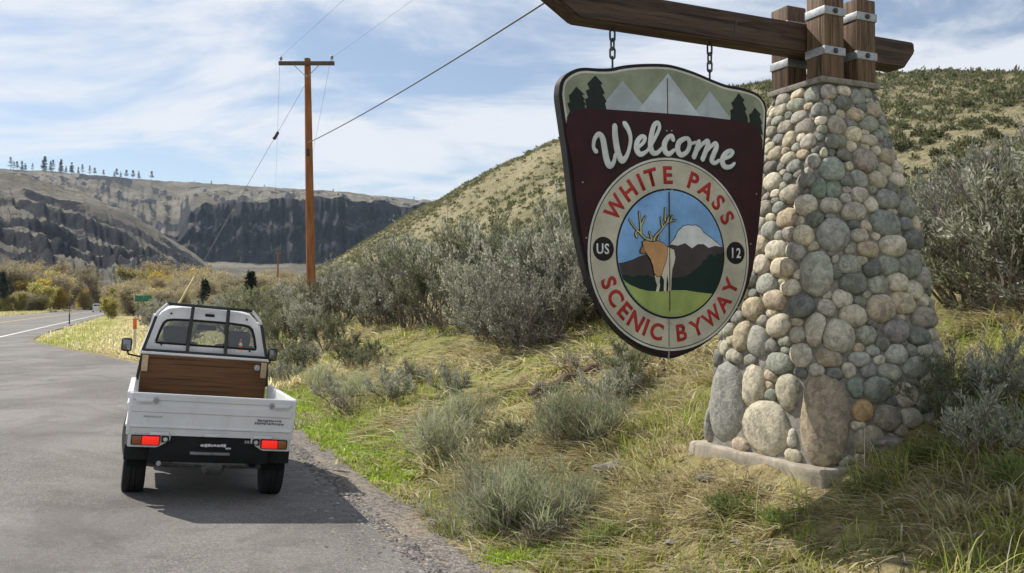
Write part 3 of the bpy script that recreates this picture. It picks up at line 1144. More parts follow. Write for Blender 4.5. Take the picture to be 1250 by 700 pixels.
# belt beyond the highway: picture column, distance, kind, height in picture pixels
belt = []
for px in range(-60, 250, 9):
    d = random.uniform(235, 300)
    k = random.choices(['yellow', 'olive', 'bare', 'bare', 'willow'], [4.5, 2.5, 1.6, .8, .6])[0]
    belt.append((px + random.uniform(-4, 4), d, k, random.uniform(34, 52)))
for px in range(-50, 240, 12):
    d = random.uniform(300, 380)
    k = random.choice(['bare', 'olive', 'bare', 'bare'])
    belt.append((px + random.uniform(-6, 6), d, k, random.uniform(46, 62)))
for px in range(-60, 215, 16):
    belt.append((px + random.uniform(-5, 5), random.uniform(205, 232), random.choice(['yellow', 'willow', 'willow', 'olive']), random.uniform(16, 28)))
for px in range(120, 470, 13):
    belt.append((px + random.uniform(-5, 5), random.uniform(110, 190), random.choice(['willow', 'willow', 'willow', 'olive']), random.uniform(20, 36)))
for px in range(205, 440, 11):
    belt.append((px + random.uniform(-5, 5), random.uniform(190, 300), random.choice(['willow', 'bare', 'willow']), random.uniform(30, 44)))
for k in range(26):
    x, y = to_xy(random.uniform(-34, 2), random.uniform(415, 480))
    belt.append((625 + 1100 * float(x) / float(y), float(y), random.choice(['yellow', 'olive', 'bare', 'willow']), random.uniform(20, 34)))
for px in range(100, 210, 20):
    belt.append((px + random.uniform(-5, 5), random.uniform(190, 220), 'yellow', random.uniform(28, 40)))
HT = {'yellow': 9, 'olive': 9, 'bare': 10, 'willow': 5, 'juniper': 5}
for px, d, k, hp_ in belt:
    x, y = at(px, d)
    n, a = to_na(x, y)
    if -24 < n < -5.5 and a < 405: continue
    s = hp_ / 1100 * d / HT[k]
    tree(k, x, y, gz(x, y) - .1, s * (1.25 if k == 'willow' else 1.1), s)
x, y = at(306, 95); tree('juniper', x, y, gz(x, y), .9, .95)
x, y = at(250, 160); tree('juniper', x, y, gz(x, y), 1.1, 1.2)
for px, d, h in [(2, 210, 52), (-14, 215, 60), (52, 330, 44)]:
    x, y = at(px, d)
    tree('juniper', x, y, gz(x, y), h / 1100 * d / 5 * .8, h / 1100 * d / 5, label=None)['label'] = 'tall dark evergreen at the edge of the yellow trees beyond the highway'
for o in list(COL.objects):
    if o.get('label', '').startswith('tall dark evergreen'): o['group'] = 'tall evergreens beyond the highway'
# pines along the canyon rim
for px, h in [(11, 17), (15, 12), (19, 12), (25, 13), (29, 11), (38, 11), (51, 15), (60, 14), (72, 13), (79, 10), (85, 12), (94, 10), (99, 14), (108, 14), (114, 11), (125, 9),
              (138, 8), (141, 12), (146, 9), (153, 12), (161, 13), (168, 12), (184, 13), (236, 5), (257, 6), (322, 5), (406, 6), (505, 6), (53, 20), (63, 17), (73, 18), (86, 16)]:
    x, y, z = mesa_rim(px)
    if h > 15 and px > 40:
        x, y = x * .95, y * .95; z = z - 16
    k = h / 1100 * 2000 / 20 * .86
    tree('pine', x, y, z - 3, k * 1.15, k * 1.1)

# ------------------------------------------------------------------ grass on the bank
def blades(X, Y, L, W, phi, lean, droop, col, g):
    n = len(X)
    Z = ground_z(X, Y) - .01
    root = np.stack([X, Y, Z], 1)
    d = np.stack([np.cos(phi), np.sin(phi), np.zeros(n)], 1)
    upv = np.array([[0, 0, 1.]])
    L = L[:, None]; lean = lean[:, None]; droop = droop[:, None]
    p1 = root + upv * L * (1 - lean) * .62 + d * L * lean * .35
    p2 = root + d * L * (lean * 1.0 + .12) + upv * L * ((1 - lean) * .85 - droop)
    side = np.stack([-np.sin(phi), np.cos(phi), np.zeros(n)], 1) + g.normal(0, .25, (n, 3))
    V = np.zeros((n, 7, 3))
    for i, t_ in enumerate((0, .4, .75)):
        p = root * (1 - t_) ** 2 + p1 * 2 * t_ * (1 - t_) + p2 * t_ * t_
        w_ = (W * (1 - t_ * .55))[:, None] * side * .5
        V[:, 2 * i] = p - w_; V[:, 2 * i + 1] = p + w_
    V[:, 6] = p2
    b = np.arange(n)[:, None] * 7
    F = np.concatenate([b + np.array([[0, 1, 3]]), b + np.array([[0, 3, 2]]), b + np.array([[2, 3, 5]]), b + np.array([[2, 5, 4]]), b + np.array([[4, 5, 6]])], 0)
    return V.reshape(-1, 3), F, np.repeat(col, 7, 0)


g = np.random.default_rng(3)


def scatter(n, n0, n1, a0, a1, power=1.0):
    nn = g.uniform(n0, n1, n)
    aa = a0 + (a1 - a0) * g.uniform(0, 1, n) ** power
    return nn, aa


PILLAR_C = np.array([2.60, 7.50]); TH = R_(25)
PU = np.array([math.cos(TH), math.sin(TH)]); PV = np.array([-math.sin(TH), math.cos(TH)])


def in_pillar(x, y, m=.80):
    dx, dy = x - PILLAR_C[0], y - PILLAR_C[1]
    return (np.abs(dx * PU[0] + dy * PU[1]) < m) & (np.abs(dx * PV[0] + dy * PV[1]) < m)


def greenness(x, y, nn, aa):
    m = .5 + .9 * fbm(x * .55, y * .55, 131, 4)
    fringe = np.exp(-((nn - .40) / .30) ** 2) * np.clip((aa - 5.5) / 2, 0, 1)
    low = np.exp(-((nn - .8) / .6) ** 2) * np.clip((7 - aa) / 3, 0, 1) * .45
    shade = ((nn > 3) & (aa < 6.5)) * .25
    m = .5 + (m - .5) * 1.5
    return np.clip(m * .9 - .17 + fringe * 1.0 + low + shade, 0, 1)


STRAW = np.array([(.75, .67, .36), (.70, .61, .29), (.79, .72, .46), (.62, .52, .25), (.82, .77, .56), (.55, .44, .22)])
GRN = np.array([(.34, .43, .05), (.42, .49, .08), (.24, .33, .05), (.50, .53, .13), (.40, .42, .12)])
BRIGHT = np.array([(.31, .47, .03), (.38, .53, .05), (.26, .39, .03), (.44, .50, .10)])


def build_grass(name, tuss, per, a0, a1, n0, n1, Lr, Wr, seed, mode, power=1.0):
    global g
    g = np.random.default_rng(seed)
    nn, aa = scatter(tuss, n0, n1, a0, a1, power)
    x, y = to_xy(nn, aa)
    gr = greenness(x, y, nn, aa)
    # keep what the lens or a step aside from it can see
    vis = (y > 1.2) & (np.abs(x) < y * .75 + 2.5)
    if mode == 'dry':
        keep = g.random(tuss) < np.clip(1.1 - gr * .9, .05, 1) * np.clip((nn - .05) / .5, 0, 1)
    else:
        keep = g.random(tuss) < np.clip(gr * 1.25 - .15, 0, 1)
    thin = .75 + .9 * fbm(x * 1.4, y * 1.4, 17, 3)
    keep &= vis & ~in_pillar(x, y, .93) & (nn > edge_n(aa) + .35 + .2 * fbm(aa * 2, nn * 0, 5, 2)) & (g.random(tuss) < np.clip(thin, .25, 1))
    x, y, nn, aa, gr = x[keep], y[keep], nn[keep], aa[keep], gr[keep]
    m = len(x)
    k = per
    tl = g.uniform(.55, 1.5, m)
    # dry grass lies downhill: towards the road
    down = np.arctan2(-EN[1], -EN[0])
    flop = .5 + .5 * fbm(x * .7, y * .7, 57, 2)
    dirbase = down + 1.9 * fbm(x * .6, y * .6, 58, 3)
    X = np.repeat(x, k) + g.normal(0, .055 if mode == 'dry' else .05, m * k)
    Y = np.repeat(y, k) + g.normal(0, .055 if mode == 'dry' else .05, m * k)
    L = np.repeat(tl, k) * g.uniform(Lr[0], Lr[1], m * k)
    W = g.uniform(Wr[0], Wr[1], m * k)
    if mode == 'dry':
        rad = g.random(m * k) < .3
        phi = np.where(rad, g.uniform(0, 2 * PI, m * k), np.repeat(dirbase, k) + g.normal(0, .4, m * k))
        lean = np.clip(np.repeat(flop, k) * .7 + g.uniform(.05, .55, m * k), .1, .96)
        droop = g.uniform(0, .22, m * k)
        pal = STRAW[g.integers(0, len(STRAW), m * k)] * np.repeat(g.uniform(.5, 1.12, (m, 1)), k, 0)
    else:
        phi = g.uniform(0, 2 * PI, m * k)
        lean = g.uniform(.1, .7, m * k)
        droop = g.uniform(-.02, .12, m * k)
        br = np.repeat(np.exp(-((nn - .40) / .32) ** 2) * (aa > 6), k) > g.random(m * k)
        pal = np.where(br[:, None], BRIGHT[g.integers(0, 4, m * k)], GRN[g.integers(0, len(GRN), m * k)])
        L = np.where(br, L * .6, L)
        mixs = g.random(m * k) < .18
        pal = np.where(mixs[:, None], STRAW[g.integers(0, len(STRAW), m * k)], pal)
    pal = np.clip(pal * (1 + g.normal(0, .10, (m * k, 1))), .01, .9)
    V, F, Cc = blades(X, Y, L, W, phi, lean, droop, pal, g)
    o = bulk(name, V, F, MATS['grass_blade'], Cc)
    print(name, m * k, 'blades')
    return o


tag(build_grass('dry_grass', 13000, 18, -1, 9.5, 0, 8.5, (.12, .40), (.007, .014), 41, 'dry'), 'matted straw coloured dry grass covering the near bank', 'grass', kind='stuff')
tag(build_grass('dry_grass', 14000, 10, 9.5, 46, 0, 11, (.16, .46), (.014, .028), 42, 'dry', 1.35), 'pale dry grass on the bank beyond the stone pillar', 'grass', kind='stuff')
tag(build_grass('green_grass', 13000, 15, -1, 9.5, -.1, 8.5, (.06, .21), (.006, .011), 43, 'green'), 'short green grass growing through the straw on the near bank', 'grass', kind='stuff')
tag(build_grass('green_grass', 15000, 11, 9.5, 40, -.15, 8, (.08, .22), (.012, .024), 44, 'green', 1.25), 'bright green grass along the ditch and bank past the truck', 'grass', kind='stuff')

tag(build_grass('tall_grass', 2600, 22, 0, 8.0, 1.6, 7.5, (.16, .42), (.004, .008), 47, 'green'), 'long green and straw blades of bunch grass around the foot of the pillar', 'grass', kind='stuff')


def ditch_grass():
    g = np.random.default_rng(46)
    n = 120000
    aa = 6.2 + 26 * g.random(n) ** 1.3
    nn = .36 + g.normal(0, .26, n) + .18 * fbm(aa * .6, aa * 0, 5, 3)
    x, y = to_xy(nn, aa)
    m_ = fbm(x * 1.1, y * 1.1, 141, 4) + .42 - np.clip((9.0 - aa) / 2, 0, 1) * .5
    keep = (g.random(n) < np.clip(m_ * 1.6, 0, 1)) & (nn > edge_n(aa) + .5)
    x, y = x[keep], y[keep]; n = len(x)
    V, F, Cc = blades(x, y, g.uniform(.04, .12, n), g.uniform(.008, .016, n), g.uniform(0, 6.28, n), g.uniform(.1, .6, n), g.uniform(0, .1, n), BRIGHT[g.integers(0, 4, n)] * (1 + g.normal(0, .12, (n, 1))), g)
    tag(bulk('ditch_grass', V, F, MATS['grass_blade'], Cc), 'bright lime green young grass along the gravel edge of the lay-by', 'grass', kind='stuff')


ditch_grass()


def island():
    g = np.random.default_rng(45)
    n = 60000
    aa = 20 + 120 * g.random(n) ** 1.8
    nn = g.uniform(-7.6, 1.0, n)
    x, y = to_xy(nn, aa)
    keep = nn > edge_n(aa) + .45 + .3 * fbm(aa * 1.5, nn * 0, 5, 2)
    x, y, nn, aa = x[keep], y[keep], nn[keep], aa[keep]
    m = len(x)
    gr = (.5 + .8 * fbm(x * .12, y * .12, 133, 3)) + .35 * np.exp(-((nn + 5.2) / 1.5) ** 2) - .35 * np.exp(-((nn + 2.0) / 1.4) ** 2)
    isg = g.random(m) < np.clip(gr, 0, 1)
    col = np.where(isg[:, None], GRN[g.integers(0, 5, m)], STRAW[g.integers(0, 6, m)])
    L = np.where(isg, g.uniform(.08, .22, m), g.uniform(.15, .5, m))
    V, F, Cc = blades(x, y, L, g.uniform(.02, .05, m), g.uniform(0, 6.28, m), g.uniform(.1, .7, m), g.uniform(0, .15, m), col * (1 + g.normal(0, .1, (m, 1))), g)
    o = bulk('verge_grass', V, F, MATS['grass_blade'], Cc)
    tag(o, 'mixed green and straw grass on the verge between the lay-by and the highway', 'grass', kind='stuff')
    # far side of the highway
    n = 40000
    aa = 60 + 300 * g.random(n); nn = -22.6 - 26 * g.random(n) ** 1.5
    x, y = to_xy(nn, aa)
    isg = g.random(n) < .2
    col = np.where(isg[:, None], GRN[g.integers(0, 5, n)], STRAW[g.integers(0, 6, n)] * .75)
    V, F, Cc = blades(x, y, g.uniform(.3, 1.0, n), g.uniform(.06, .14, n), g.uniform(0, 6.28, n), g.uniform(.1, .6, n), g.uniform(0, .1, n), col, g)
    o = bulk('verge_grass', V, F, MATS['grass_blade'], Cc)
    tag(o, 'tall dry grass along the far side of the highway', 'grass', kind='stuff')


island()

# loose gravel
def loose_stones(name, n, fn, smin, smax, pal, seed, label):
    g = np.random.default_rng(seed)
    nn, aa = fn(g, n)
    x, y = to_xy(nn, aa)
    ok = ~in_pillar(x, y, .85)
    x, y, nn, aa = x[ok], y[ok], nn[ok], aa[ok]
    n = len(x)
    s = g.uniform(0, 1, n) ** 3 * (smax - smin) + smin
    zb = np.maximum(ground_z(x, y), np.where(nn < edge_n(aa) + .2, base_z(nn, aa) + .008, -9))
    oct_ = np.array([[1, 0, 0], [0, 1, 0], [-1, 0, 0], [0, -1, 0], [0, 0, .7], [.7, .7, .25], [-.7, .7, .3], [-.7, -.7, .25], [.7, -.7, .2]])
    fc = np.array([[0, 5, 4], [5, 1, 4], [1, 6, 4], [6, 2, 4], [2, 7, 4], [7, 3, 4], [3, 8, 4], [8, 0, 4]])
    V = oct_[None] * s[:, None, None] * g.uniform(.7, 1.3, (n, 9, 1))
    V[:, :, 2] = V[:, :, 2] * .8
    V += np.stack([x, y, zb - .001], 1)[:, None, :]
    F = (np.arange(n)[:, None, None] * 9 + fc[None]).reshape(-1, 3)
    o = bulk(name, V.reshape(-1, 3), F, MATS['pebble'], np.repeat(pick_cols(pal, n, g, .15), 9, 0))
    tag(o, label, 'gravel', kind='stuff')


t = NT('pebble')
a_ = t.new('ShaderNodeAttribute', attribute_name='col')
t.set(a_.outputs['Color'], .85, spec=.3)
GREY = [(.20, .18, .165), (.28, .26, .24), (.12, .11, .105), (.33, .29, .25), (.16, .15, .145)]
loose_stones('loose_gravel', 30000, lambda g, n: (g.normal(-.28, .30, n), -1 + 24 * g.random(n) ** 1.3), .005, .026, GREY, 51, 'loose grey gravel scattered along the asphalt edge')
loose_stones('loose_gravel', 700, lambda g, n: (g.uniform(.3, 6, n), g.uniform(0, 16, n)), .012, .05, GREY, 52, 'small stones lying in the grass of the bank')

# ------------------------------------------------------------------ rocks, log
t = NT('rock')
w = t.coord()
c = t.ramp(t.noise(6, 7, .65, w), .3, .7, (.16, .145, .125), (.36, .33, .28))
t.set(c, .9, spec=.2)
t.bump(t.noise(14, 8, .7, w), .8, .03)


def rock(px, py, s, label, flat=.55):
    x, y = on_ground(px, py)
    bm = bmesh.new()
    bmesh.ops.create_icosphere(bm, subdivisions=3, radius=1)
    sd = random.random() * 50
    from mathutils import noise as mn
    for v in bm.verts:
        k = 1 + .35 * mn.noise(v.co * 1.1 + Vector((sd, 0, 0))) + .12 * mn.noise(v.co * 3 + Vector((0, sd, 0)))
        v.co = Vector((v.co.x * s[0], v.co.y * s[1], v.co.z * s[2])) * k
    o = obj('rock', bm, MATS['rock'], None, (x, y, gz(x, y) + s[2] * .25), (0, 0, random.random() * 3))
    tag(o, label, 'rock')


rock(745, 578, (.17, .12, .09), 'grey rock half sunk in straw on the bank left of the pillar')
rock(1078, 546, (.15, .08, .06), 'smooth tan stone lying in grass beside the pillar footing')
rock(862, 585, (.09, .07, .03), 'dark flat stone in the grass just below the pillar footing')
rock(1235, 470, (.12, .08, .07), 'pale stone in the dark grass up the bank right of the pillar')
x, y = on_ground(690, 470)
pts = []
for i in range(9):
    u = i / 8 - .5
    xx, yy = x + u * .95, y + u * .55 + .05 * math.sin(i * 1.7)
    pts.append((xx, yy, gz(xx, yy) + .06 + .03 * math.sin(i * 2.1)))
bm = bmesh.new()
tube(bm, pts, [.03, .06, .07, .065, .06, .065, .055, .05, .02], 8)
bm2 = obj('fallen_log', bm, MATS['bark_brown'])
tag(bm2, 'dark weathered log lying across the straw on the bank', 'log')

# ------------------------------------------------------------------ utility poles and wires
t = NT('pole_wood')
w = t.coord('Object', (1, 1, .08))
c = t.ramp(t.noise(14, 6, .65, w), .3, .7, (.20, .075, .03), (.36, .155, .065))
t.set(c, .85, spec=.2)
t.bump(t.noise(40, 5, .6, w), .5, .02)
simple('arm_wood', (.11, .075, .05), .9, var=.3, scale=9)
simple('insulator', (.20, .17, .16), .3, var=.1)
simple('cable', (.03, .03, .032), .6, var=.05)
simple('galv', (.36, .38, .39), .55, .6, var=.18, scale=25, bump=.1)


def utility_pole(x, y, h, arm, label, lean=0.0):
    z = gz(x, y)
    root = empty('utility_pole', (x, y, z), (0, R_(-lean), 0))
    bm = bmesh.new()
    tube(bm, [(0, 0, -.4), (0, 0, h * .5), (0, 0, h)], [.20, .17, .13], 14)
    bmesh.ops.recalc_face_normals(bm, faces=bm.faces)
    obj('pole', bm, MATS['pole_wood'], root)
    mkbox('crossarm', (0, -.18, h - .25), (arm, .12, .16), MATS['arm_wood'], root, .01, (0, R_(1.2), 0))
    for s in (-1, 1):
        bm = bmesh.new()
        lathe(bm, [(h - .17, .02), (h - .08, .02), (h - .07, .06), (h - .02, .065), (h, .045), (h + .03, .055), (h + .06, .03)], 12, 'z', (s * (arm / 2 - .1), -.18, 0))
        obj('insulator', bm, MATS['insulator'], root)
        mktube('brace', [(s * .55, -.16, h - .3), (0, -.14, h - .85)], .015, MATS['galv'], root, 6)
    tag(root, label, 'pole')
    return root, z


PX_, PY_ = at(380.5, 38)
pole, pz = utility_pole(PX_, PY_, 12.2 - gz(PX_, PY_), 2.35, 'reddish brown wooden utility pole rising out of the sagebrush thicket', 1.2)
mkbox('cable_clamp', (0, -.2, 7.0), (.10, .12, .3), MATS['cable'], pole, .01)
mktube('guy_guard_ring', [(.0, -.17, 10.2), (.0, -.24, 10.25)], .03, MATS['galv'], pole, 6)
QX, QY = at(339, 178)
pole2, pz2 = utility_pole(QX, QY, 11.5, 2.4, 'far small utility pole standing in the valley brush')


def wire(name, p0, p1, sag, r, label, n=28, group=None):
    pts = []
    for i in range(n):
        u = i / (n - 1)
        p = Vector(p0).lerp(Vector(p1), u)
        p.z -= sag * 4 * u * (1 - u)
        pts.append(p)
    o = mktube(name, pts, r, MATS['cable'], None, 6)
    tag(o, label, 'wire', group)
    return o


zt = 12.2
LA = (PX_ - 1.10 - .25, PY_ - .18, zt); RA = (PX_ + 1.05 - .25, PY_ - .18, zt - .05)
wire('communication_cable', (PX_ - .17, PY_ - .22, 8.55), (14.5, -17.5, 6.6), .75, .017, 'thick dark cable running from mid pole across the sky behind the beam', 40)
wire('power_line', LA, (18.7, -16, 11.9), .4, .004, 'thin power line leaving the left end of the crossarm towards the viewer', group=None)
wire('power_line', RA, (21.6, -16, 11.9), .4, .004, 'thin power line leaving the right end of the crossarm towards the viewer', group=None)
wire('power_line', LA, (QX - 1.1, QY - .18, pz2 + 11.5), 3.2, .005, 'thin power line sagging from the left crossarm end to the far pole')
wire('power_line', RA, (QX + 1.1, QY - .18, pz2 + 11.5), 3.2, .005, 'thin power line sagging from the right crossarm end to the far pole')
# guy wire with its insulator and guard
GX, GY = at(179, 27.2)
g0 = Vector((PX_ - .2, PY_ - .15, 11.2)); g1 = Vector((GX, GY, gz(GX, GY)))
root = empty('guy_wire', g1)
mktube('cable', [(0, 0, 0), g0 - g1], .008, MATS['cable'], root, 6)
q = (g0 - g1)
mktube('strain_insulator', [q * .735, q * .76], .07, MATS['cable'], root, 8)
simple('guard_yellow', (.62, .50, .22), .6)
mktube('guard', [q * .0, q * .235], .035, MATS['guard_yellow'], root, 8)
tag(root, 'guy wire with yellow guard slanting from the pole top to the ground beyond the truck', 'wire')

# ------------------------------------------------------------------ roadside signs and stakes
simple('orange_paint', (.80, .16, .03), .6)
simple('pale_plastic', (.62, .56, .44), .6)
simple('dark_plastic', (.05, .05, .05), .6)
simple('sign_green', (.012, .16, .075), .5)
x, y = at(165, 32)
root = empty('marker_post', (x, y, gz(x, y)))
mkbox('post', (0, 0, .35), (.085, .03, .9), MATS['pale_plastic'], root, .006)
mkbox('orange_top', (0, 0, 1.0), (.13, .034, .38), MATS['orange_paint'], root, .006)
tag(root, 'pale marker post with orange top at the end of the lay-by', 'post')
x, y = at(85, 80)
root = empty('delineator_post', (x, y, gz(x, y)))
mkbox('post', (0, 0, .55), (.11, .05, 1.3), MATS['dark_plastic'], root, .01)
mkbox('reflector', (0, -.03, 1.08), (.08, .012, .12), MATS['pale_plastic'], root, .003)
tag(root, 'slim dark delineator post on the verge beside the highway', 'post')
x, y = at(175, 112)
z = gz(x, y)
root = empty('road_sign', (x, y, z), (0, 0, R_(20)))
bm = bmesh.new(); box(bm, (0, 0, 2.55), (1.9, .03, .75), .012)
obj('sign_panel', bm, MATS['sign_green'], root)
for s in (-.6, .6):
    mkbox('post', (s, .06, 1.3), (.09, .06, 2.9), MATS['arm_wood'], root, .005)
tag(root, 'small green road sign on two posts far along the road', 'sign')

# far vehicles
simple('van_white', (.75, .75, .76), .35, var=.05)
simple('car_dark', (.04, .045, .06), .35, var=.1)
simple('tyre', (.018, .018, .018), .85, var=.2, scale=30)
t = NT('glass_dark'); t.set((.02, .025, .03), .08, spec=.6)
simple('lamp_red_far', (.4, .02, .015), .4)


def wheel_mesh(bm, c, r, w_):
    lathe(bm, [(-w_ / 2, r * .55), (-w_ / 2, r * .9), (-w_ * .35, r), (w_ * .35, r), (w_ / 2, r * .9), (w_ / 2, r * .55)], 20, 'x', c)


def far_vehicle(name, x, y, rz, size, body_mat, label, hood):
    W_, L_, H_ = size
    root = empty(name, (x, y, float(base_z(*[np.array([v]) for v in to_na(x, y)])[0]) + .013), (0, 0, rz))
    prof = [(-L_ / 2, .35), (L_ / 2, .35), (L_ / 2, H_ * .52), (L_ / 2 - hood, H_ * .58), (L_ / 2 - hood - .7, H_ * .97), (-L_ / 2 + .25, H_), (-L_ / 2 + .02, H_ * .6)]
    bm = bmesh.new()
    A_ = [bm.verts.new((-W_ / 2 * (.86 if p[1] > H_ * .7 else 1), p[0], p[1])) for p in prof]
    B_ = [bm.verts.new((W_ / 2 * (.86 if p[1] > H_ * .7 else 1), p[0], p[1])) for p in prof]
    bm.faces.new(A_); bm.faces.new(B_[::-1])
    for i in range(len(prof)):
        bm.faces.new((A_[i], B_[i], B_[(i + 1) % len(prof)], A_[(i + 1) % len(prof)]))
    bmesh.ops.recalc_face_normals(bm, faces=bm.faces)
    bmesh.ops.bevel(bm, geom=list(bm.edges), offset=.07, segments=2, affect='EDGES')
    obj('body', bm, body_mat, root)
    mkbox('rear_window', (0, -L_ / 2 + .125, H_ * .79), (W_ * .72, .03, H_ * .2), MATS['glass_dark'], root, .01, (R_(-10), 0, 0))
    for s in (-1, 1):
        mkbox('side_window', (s * W_ * .465, 0, H_ * .76), (.03, L_ * .5, H_ * .2), MATS['glass_dark'], root, .01, (0, R_(-s * 9), 0))
        mkbox('tail_light', (s * W_ * .42, -L_ / 2 - .005, H_ * .45), (.14, .05, .28), MATS['lamp_red_far'], root, .01)
        for yy in (-L_ * .3, L_ * .32):
            bm = bmesh.new(); wheel_mesh(bm, (s * (W_ / 2 - .1), yy, .34), .34, .22)
            obj('wheel', bm, MATS['tyre'], root)
    tag(root, label, 'van' if 'van' in name else 'car')


HD = math.atan2(.385, .923)
x, y = to_xy(-11.9, 262); far_vehicle('van', float(x), float(y), HD, (2.0, 5.2, 2.3), MATS['van_white'], 'small white van driving away far down the highway', .9)
x, y = to_xy(-9.4, 268); far_vehicle('car', float(x), float(y), HD, (1.8, 4.5, 1.45), MATS['car_dark'], 'dark low car beside the white van far down the highway', 1.1)

# ------------------------------------------------------------------ stone pillar, posts and beam
Z0 = 0.40
pillar = empty('stone_pillar', (PILLAR_C[0], PILLAR_C[1], Z0), (0, 0, TH))
tag(pillar, 'tapering river-stone pillar with timber posts and long beam holding the welcome sign', 'pillar')
HZ = [0.0, .12, .93, 2.05, 2.95, 3.10]
HW = [.735, .73, .655, .512, .325, .285]


def hw(z): return np.interp(z, HZ, HW)


def wrap(u, z):
    """perimeter parameter u (0..4) and height -> point and outward normal; 0..1 left face, 1..2 front, 2..3 right, 3..4 back"""
    u = np.mod(u, 4)
    k = np.floor(u).astype(int); f_ = (u - k) * 2 - 1
    cx = np.choose(k, [-1 + 0 * f_, f_, 1 + 0 * f_, -f_])
    cy = np.choose(k, [-f_, -1 + 0 * f_, f_, 1 + 0 * f_])
    P_ = 9.0
    s = (np.abs(cx) ** P_ + np.abs(cy) ** P_) ** (-1 / P_)
    h = hw(z)
    x_, y_ = cx * s * h, cy * s * h
    nx, ny = np.sign(cx) * np.abs(cx) ** (P_ * .35), np.sign(cy) * np.abs(cy) ** (P_ * .35)
    ln = np.sqrt(nx * nx + ny * ny)
    nz_ = .15
    m = math.sqrt(1 + nz_ * nz_)
    return np.stack([x_, y_, z], -1), np.stack([nx / ln / m, ny / ln / m, nz_ / m + 0 * nx], -1)


t = NT('mortar')
w = t.coord()
c = t.ramp(t.noise(18, 6, .7, w), .3, .7, (.19, .175, .15), (.34, .315, .275))
t.set(c, .95, spec=.1)
t.bump(t.noise(60, 6, .7, w), .8, .012)
t = NT('concrete')
w = t.coord()
c = t.ramp(t.noise(5, 8, .7, w), .3, .7, (.27, .235, .185), (.45, .40, .32))
c = t.mix(t.math('MULTIPLY', t.step(t.noise(3, 6, .7, t.coord('Object', (3, 3, .6))), .5, .65), .5), c, (.17, .14, .10))
t.set(c, .92, spec=.15)
t.bump(t.noise(45, 7, .7, w), .5, .01)


def cobble(name, from_attr):
    t = NT(name)
    w = t.coord('Object') if not from_attr else t.world()
    if from_attr:
        base_c = t.new('ShaderNodeAttribute', attribute_name='col').outputs['Color']
    else:
        base_c = t.new('ShaderNodeObjectInfo').outputs['Color']
        add = t.new('ShaderNodeVectorMath', operation='ADD')
        oi = t.new('ShaderNodeObjectInfo')
        t.l.new(w, add.inputs[0])
        sc_ = t.new('ShaderNodeVectorMath', operation='SCALE')
        sc_.inputs[0].default_value = (37, 91, 53)
        t.l.new(oi.outputs['Random'], sc_.inputs['Scale'])
        t.l.new(sc_.outputs[0], add.inputs[1])
        w = add.outputs[0]
    n = t.noise(16, 8, .68, w, .8)
    c = t.mix(.9, base_c, t.ramp(n, .3, .7, (.50, .50, .51), (1.34, 1.32, 1.26)), 'MULTIPLY')
    sp_ = t.noise(120, 3, .6, w)
    c = t.mix(.5, c, t.ramp(sp_, .35, .65, (.72, .72, .72), (1.2, 1.2, 1.2)), 'MULTIPLY')
    vein = t.step(t.noise(5, 4, .6, w, 2.2), .60, .68)
    c = t.mix(t.math('MULTIPLY', vein, .30), c, (.48, .44, .37))
    t.set(c, .72, spec=.3)
    t.bump(t.noise(22, 9, .72, w), .75, .016)
    return t.m


cobble('cobble', False)
cobble('cobble_mass', True)

# mortar core
uu = np.linspace(0, 4, 73)[:-1]
zz = np.array([0.0, .12, .4, .7, 1.0, 1.3, 1.6, 1.9, 2.2, 2.5, 2.8, 2.95, 3.08])
U, ZZ = np.meshgrid(uu, zz)
Pc, Nc = wrap(U.ravel(), ZZ.ravel())
Pc = Pc - Nc * .008
Pc[:, :2] += .008 * fbm(Pc[:, 0] * 9 + Pc[:, 1] * 7, Pc[:, 2] * 9, 71, 3)[:, None] * Nc[:, :2]
nu = len(uu)
idx = np.arange(len(zz) * nu).reshape(len(zz), nu)
F = np.stack([idx[:-1], np.roll(idx[:-1], -1, 1), np.roll(idx[1:], -1, 1), idx[1:]], -1).reshape(-1, 4)
bulk('mortar_core', Pc, F, MATS['mortar'], parent=pillar, smooth=True)

# footing slab, edges slightly broken
bm = bmesh.new()
box(bm, (0, 0, -.085), (1.60, 1.60, .43), .02)
bmesh.ops.subdivide_edges(bm, edges=[e for e in bm.edges if e.calc_length() > .3], cuts=9, use_grid_fill=True)
from mathutils import noise as mnoise
for v in bm.verts:
    k = mnoise.noise(v.co * 4) * .028 + mnoise.noise(v.co * 13) * .014
    v.co += Vector((v.co.x, v.co.y, 0)).normalized() * k
obj('footing', bm, MATS['concrete'], pillar, ang=.9)

# stones: sites with radius; big ones placed by hand
PAL = [(.40, .38, .34), (.34, .34, .32), (.48, .45, .38), (.27, .29, .28), (.24, .27, .25), (.52, .49, .42), (.44, .39, .31), (.31, .29, .27), (.22, .24, .25), (.56, .52, .44), (.38, .36, .31), (.30, .32, .30), (.46, .42, .37), (.42, .35, .27), (.50, .47, .41), (.15, .17, .17), (.19, .19, .19), (.36, .38, .36), (.17, .20, .19)]
g = np.random.default_rng(77)
sites, owners, stones = [], [], []      # site: u, z, r


def add_stone(u, z, rx, rz_, col=None, flat=1.0):
    i = len(stones)
    stones.append(dict(u=u, z=z, rx=rx, rz=rz_, col=col or PAL[g.integers(len(PAL))], flat=flat))
    n = 1
    if rz_ > rx * 1.25: n = 3
    elif rx > rz_ * 1.25: n = 3
    for k in range(n):
        o = (k - (n - 1) / 2)
        if rz_ >= rx: sites.append((u, z + o * (rz_ - rx) * 1.0, min(rx, rz_))); owners.append(i)
        else: sites.append((u + o * (rx - rz_) / (2 * hw(z)), z, min(rx, rz_))); owners.append(i)


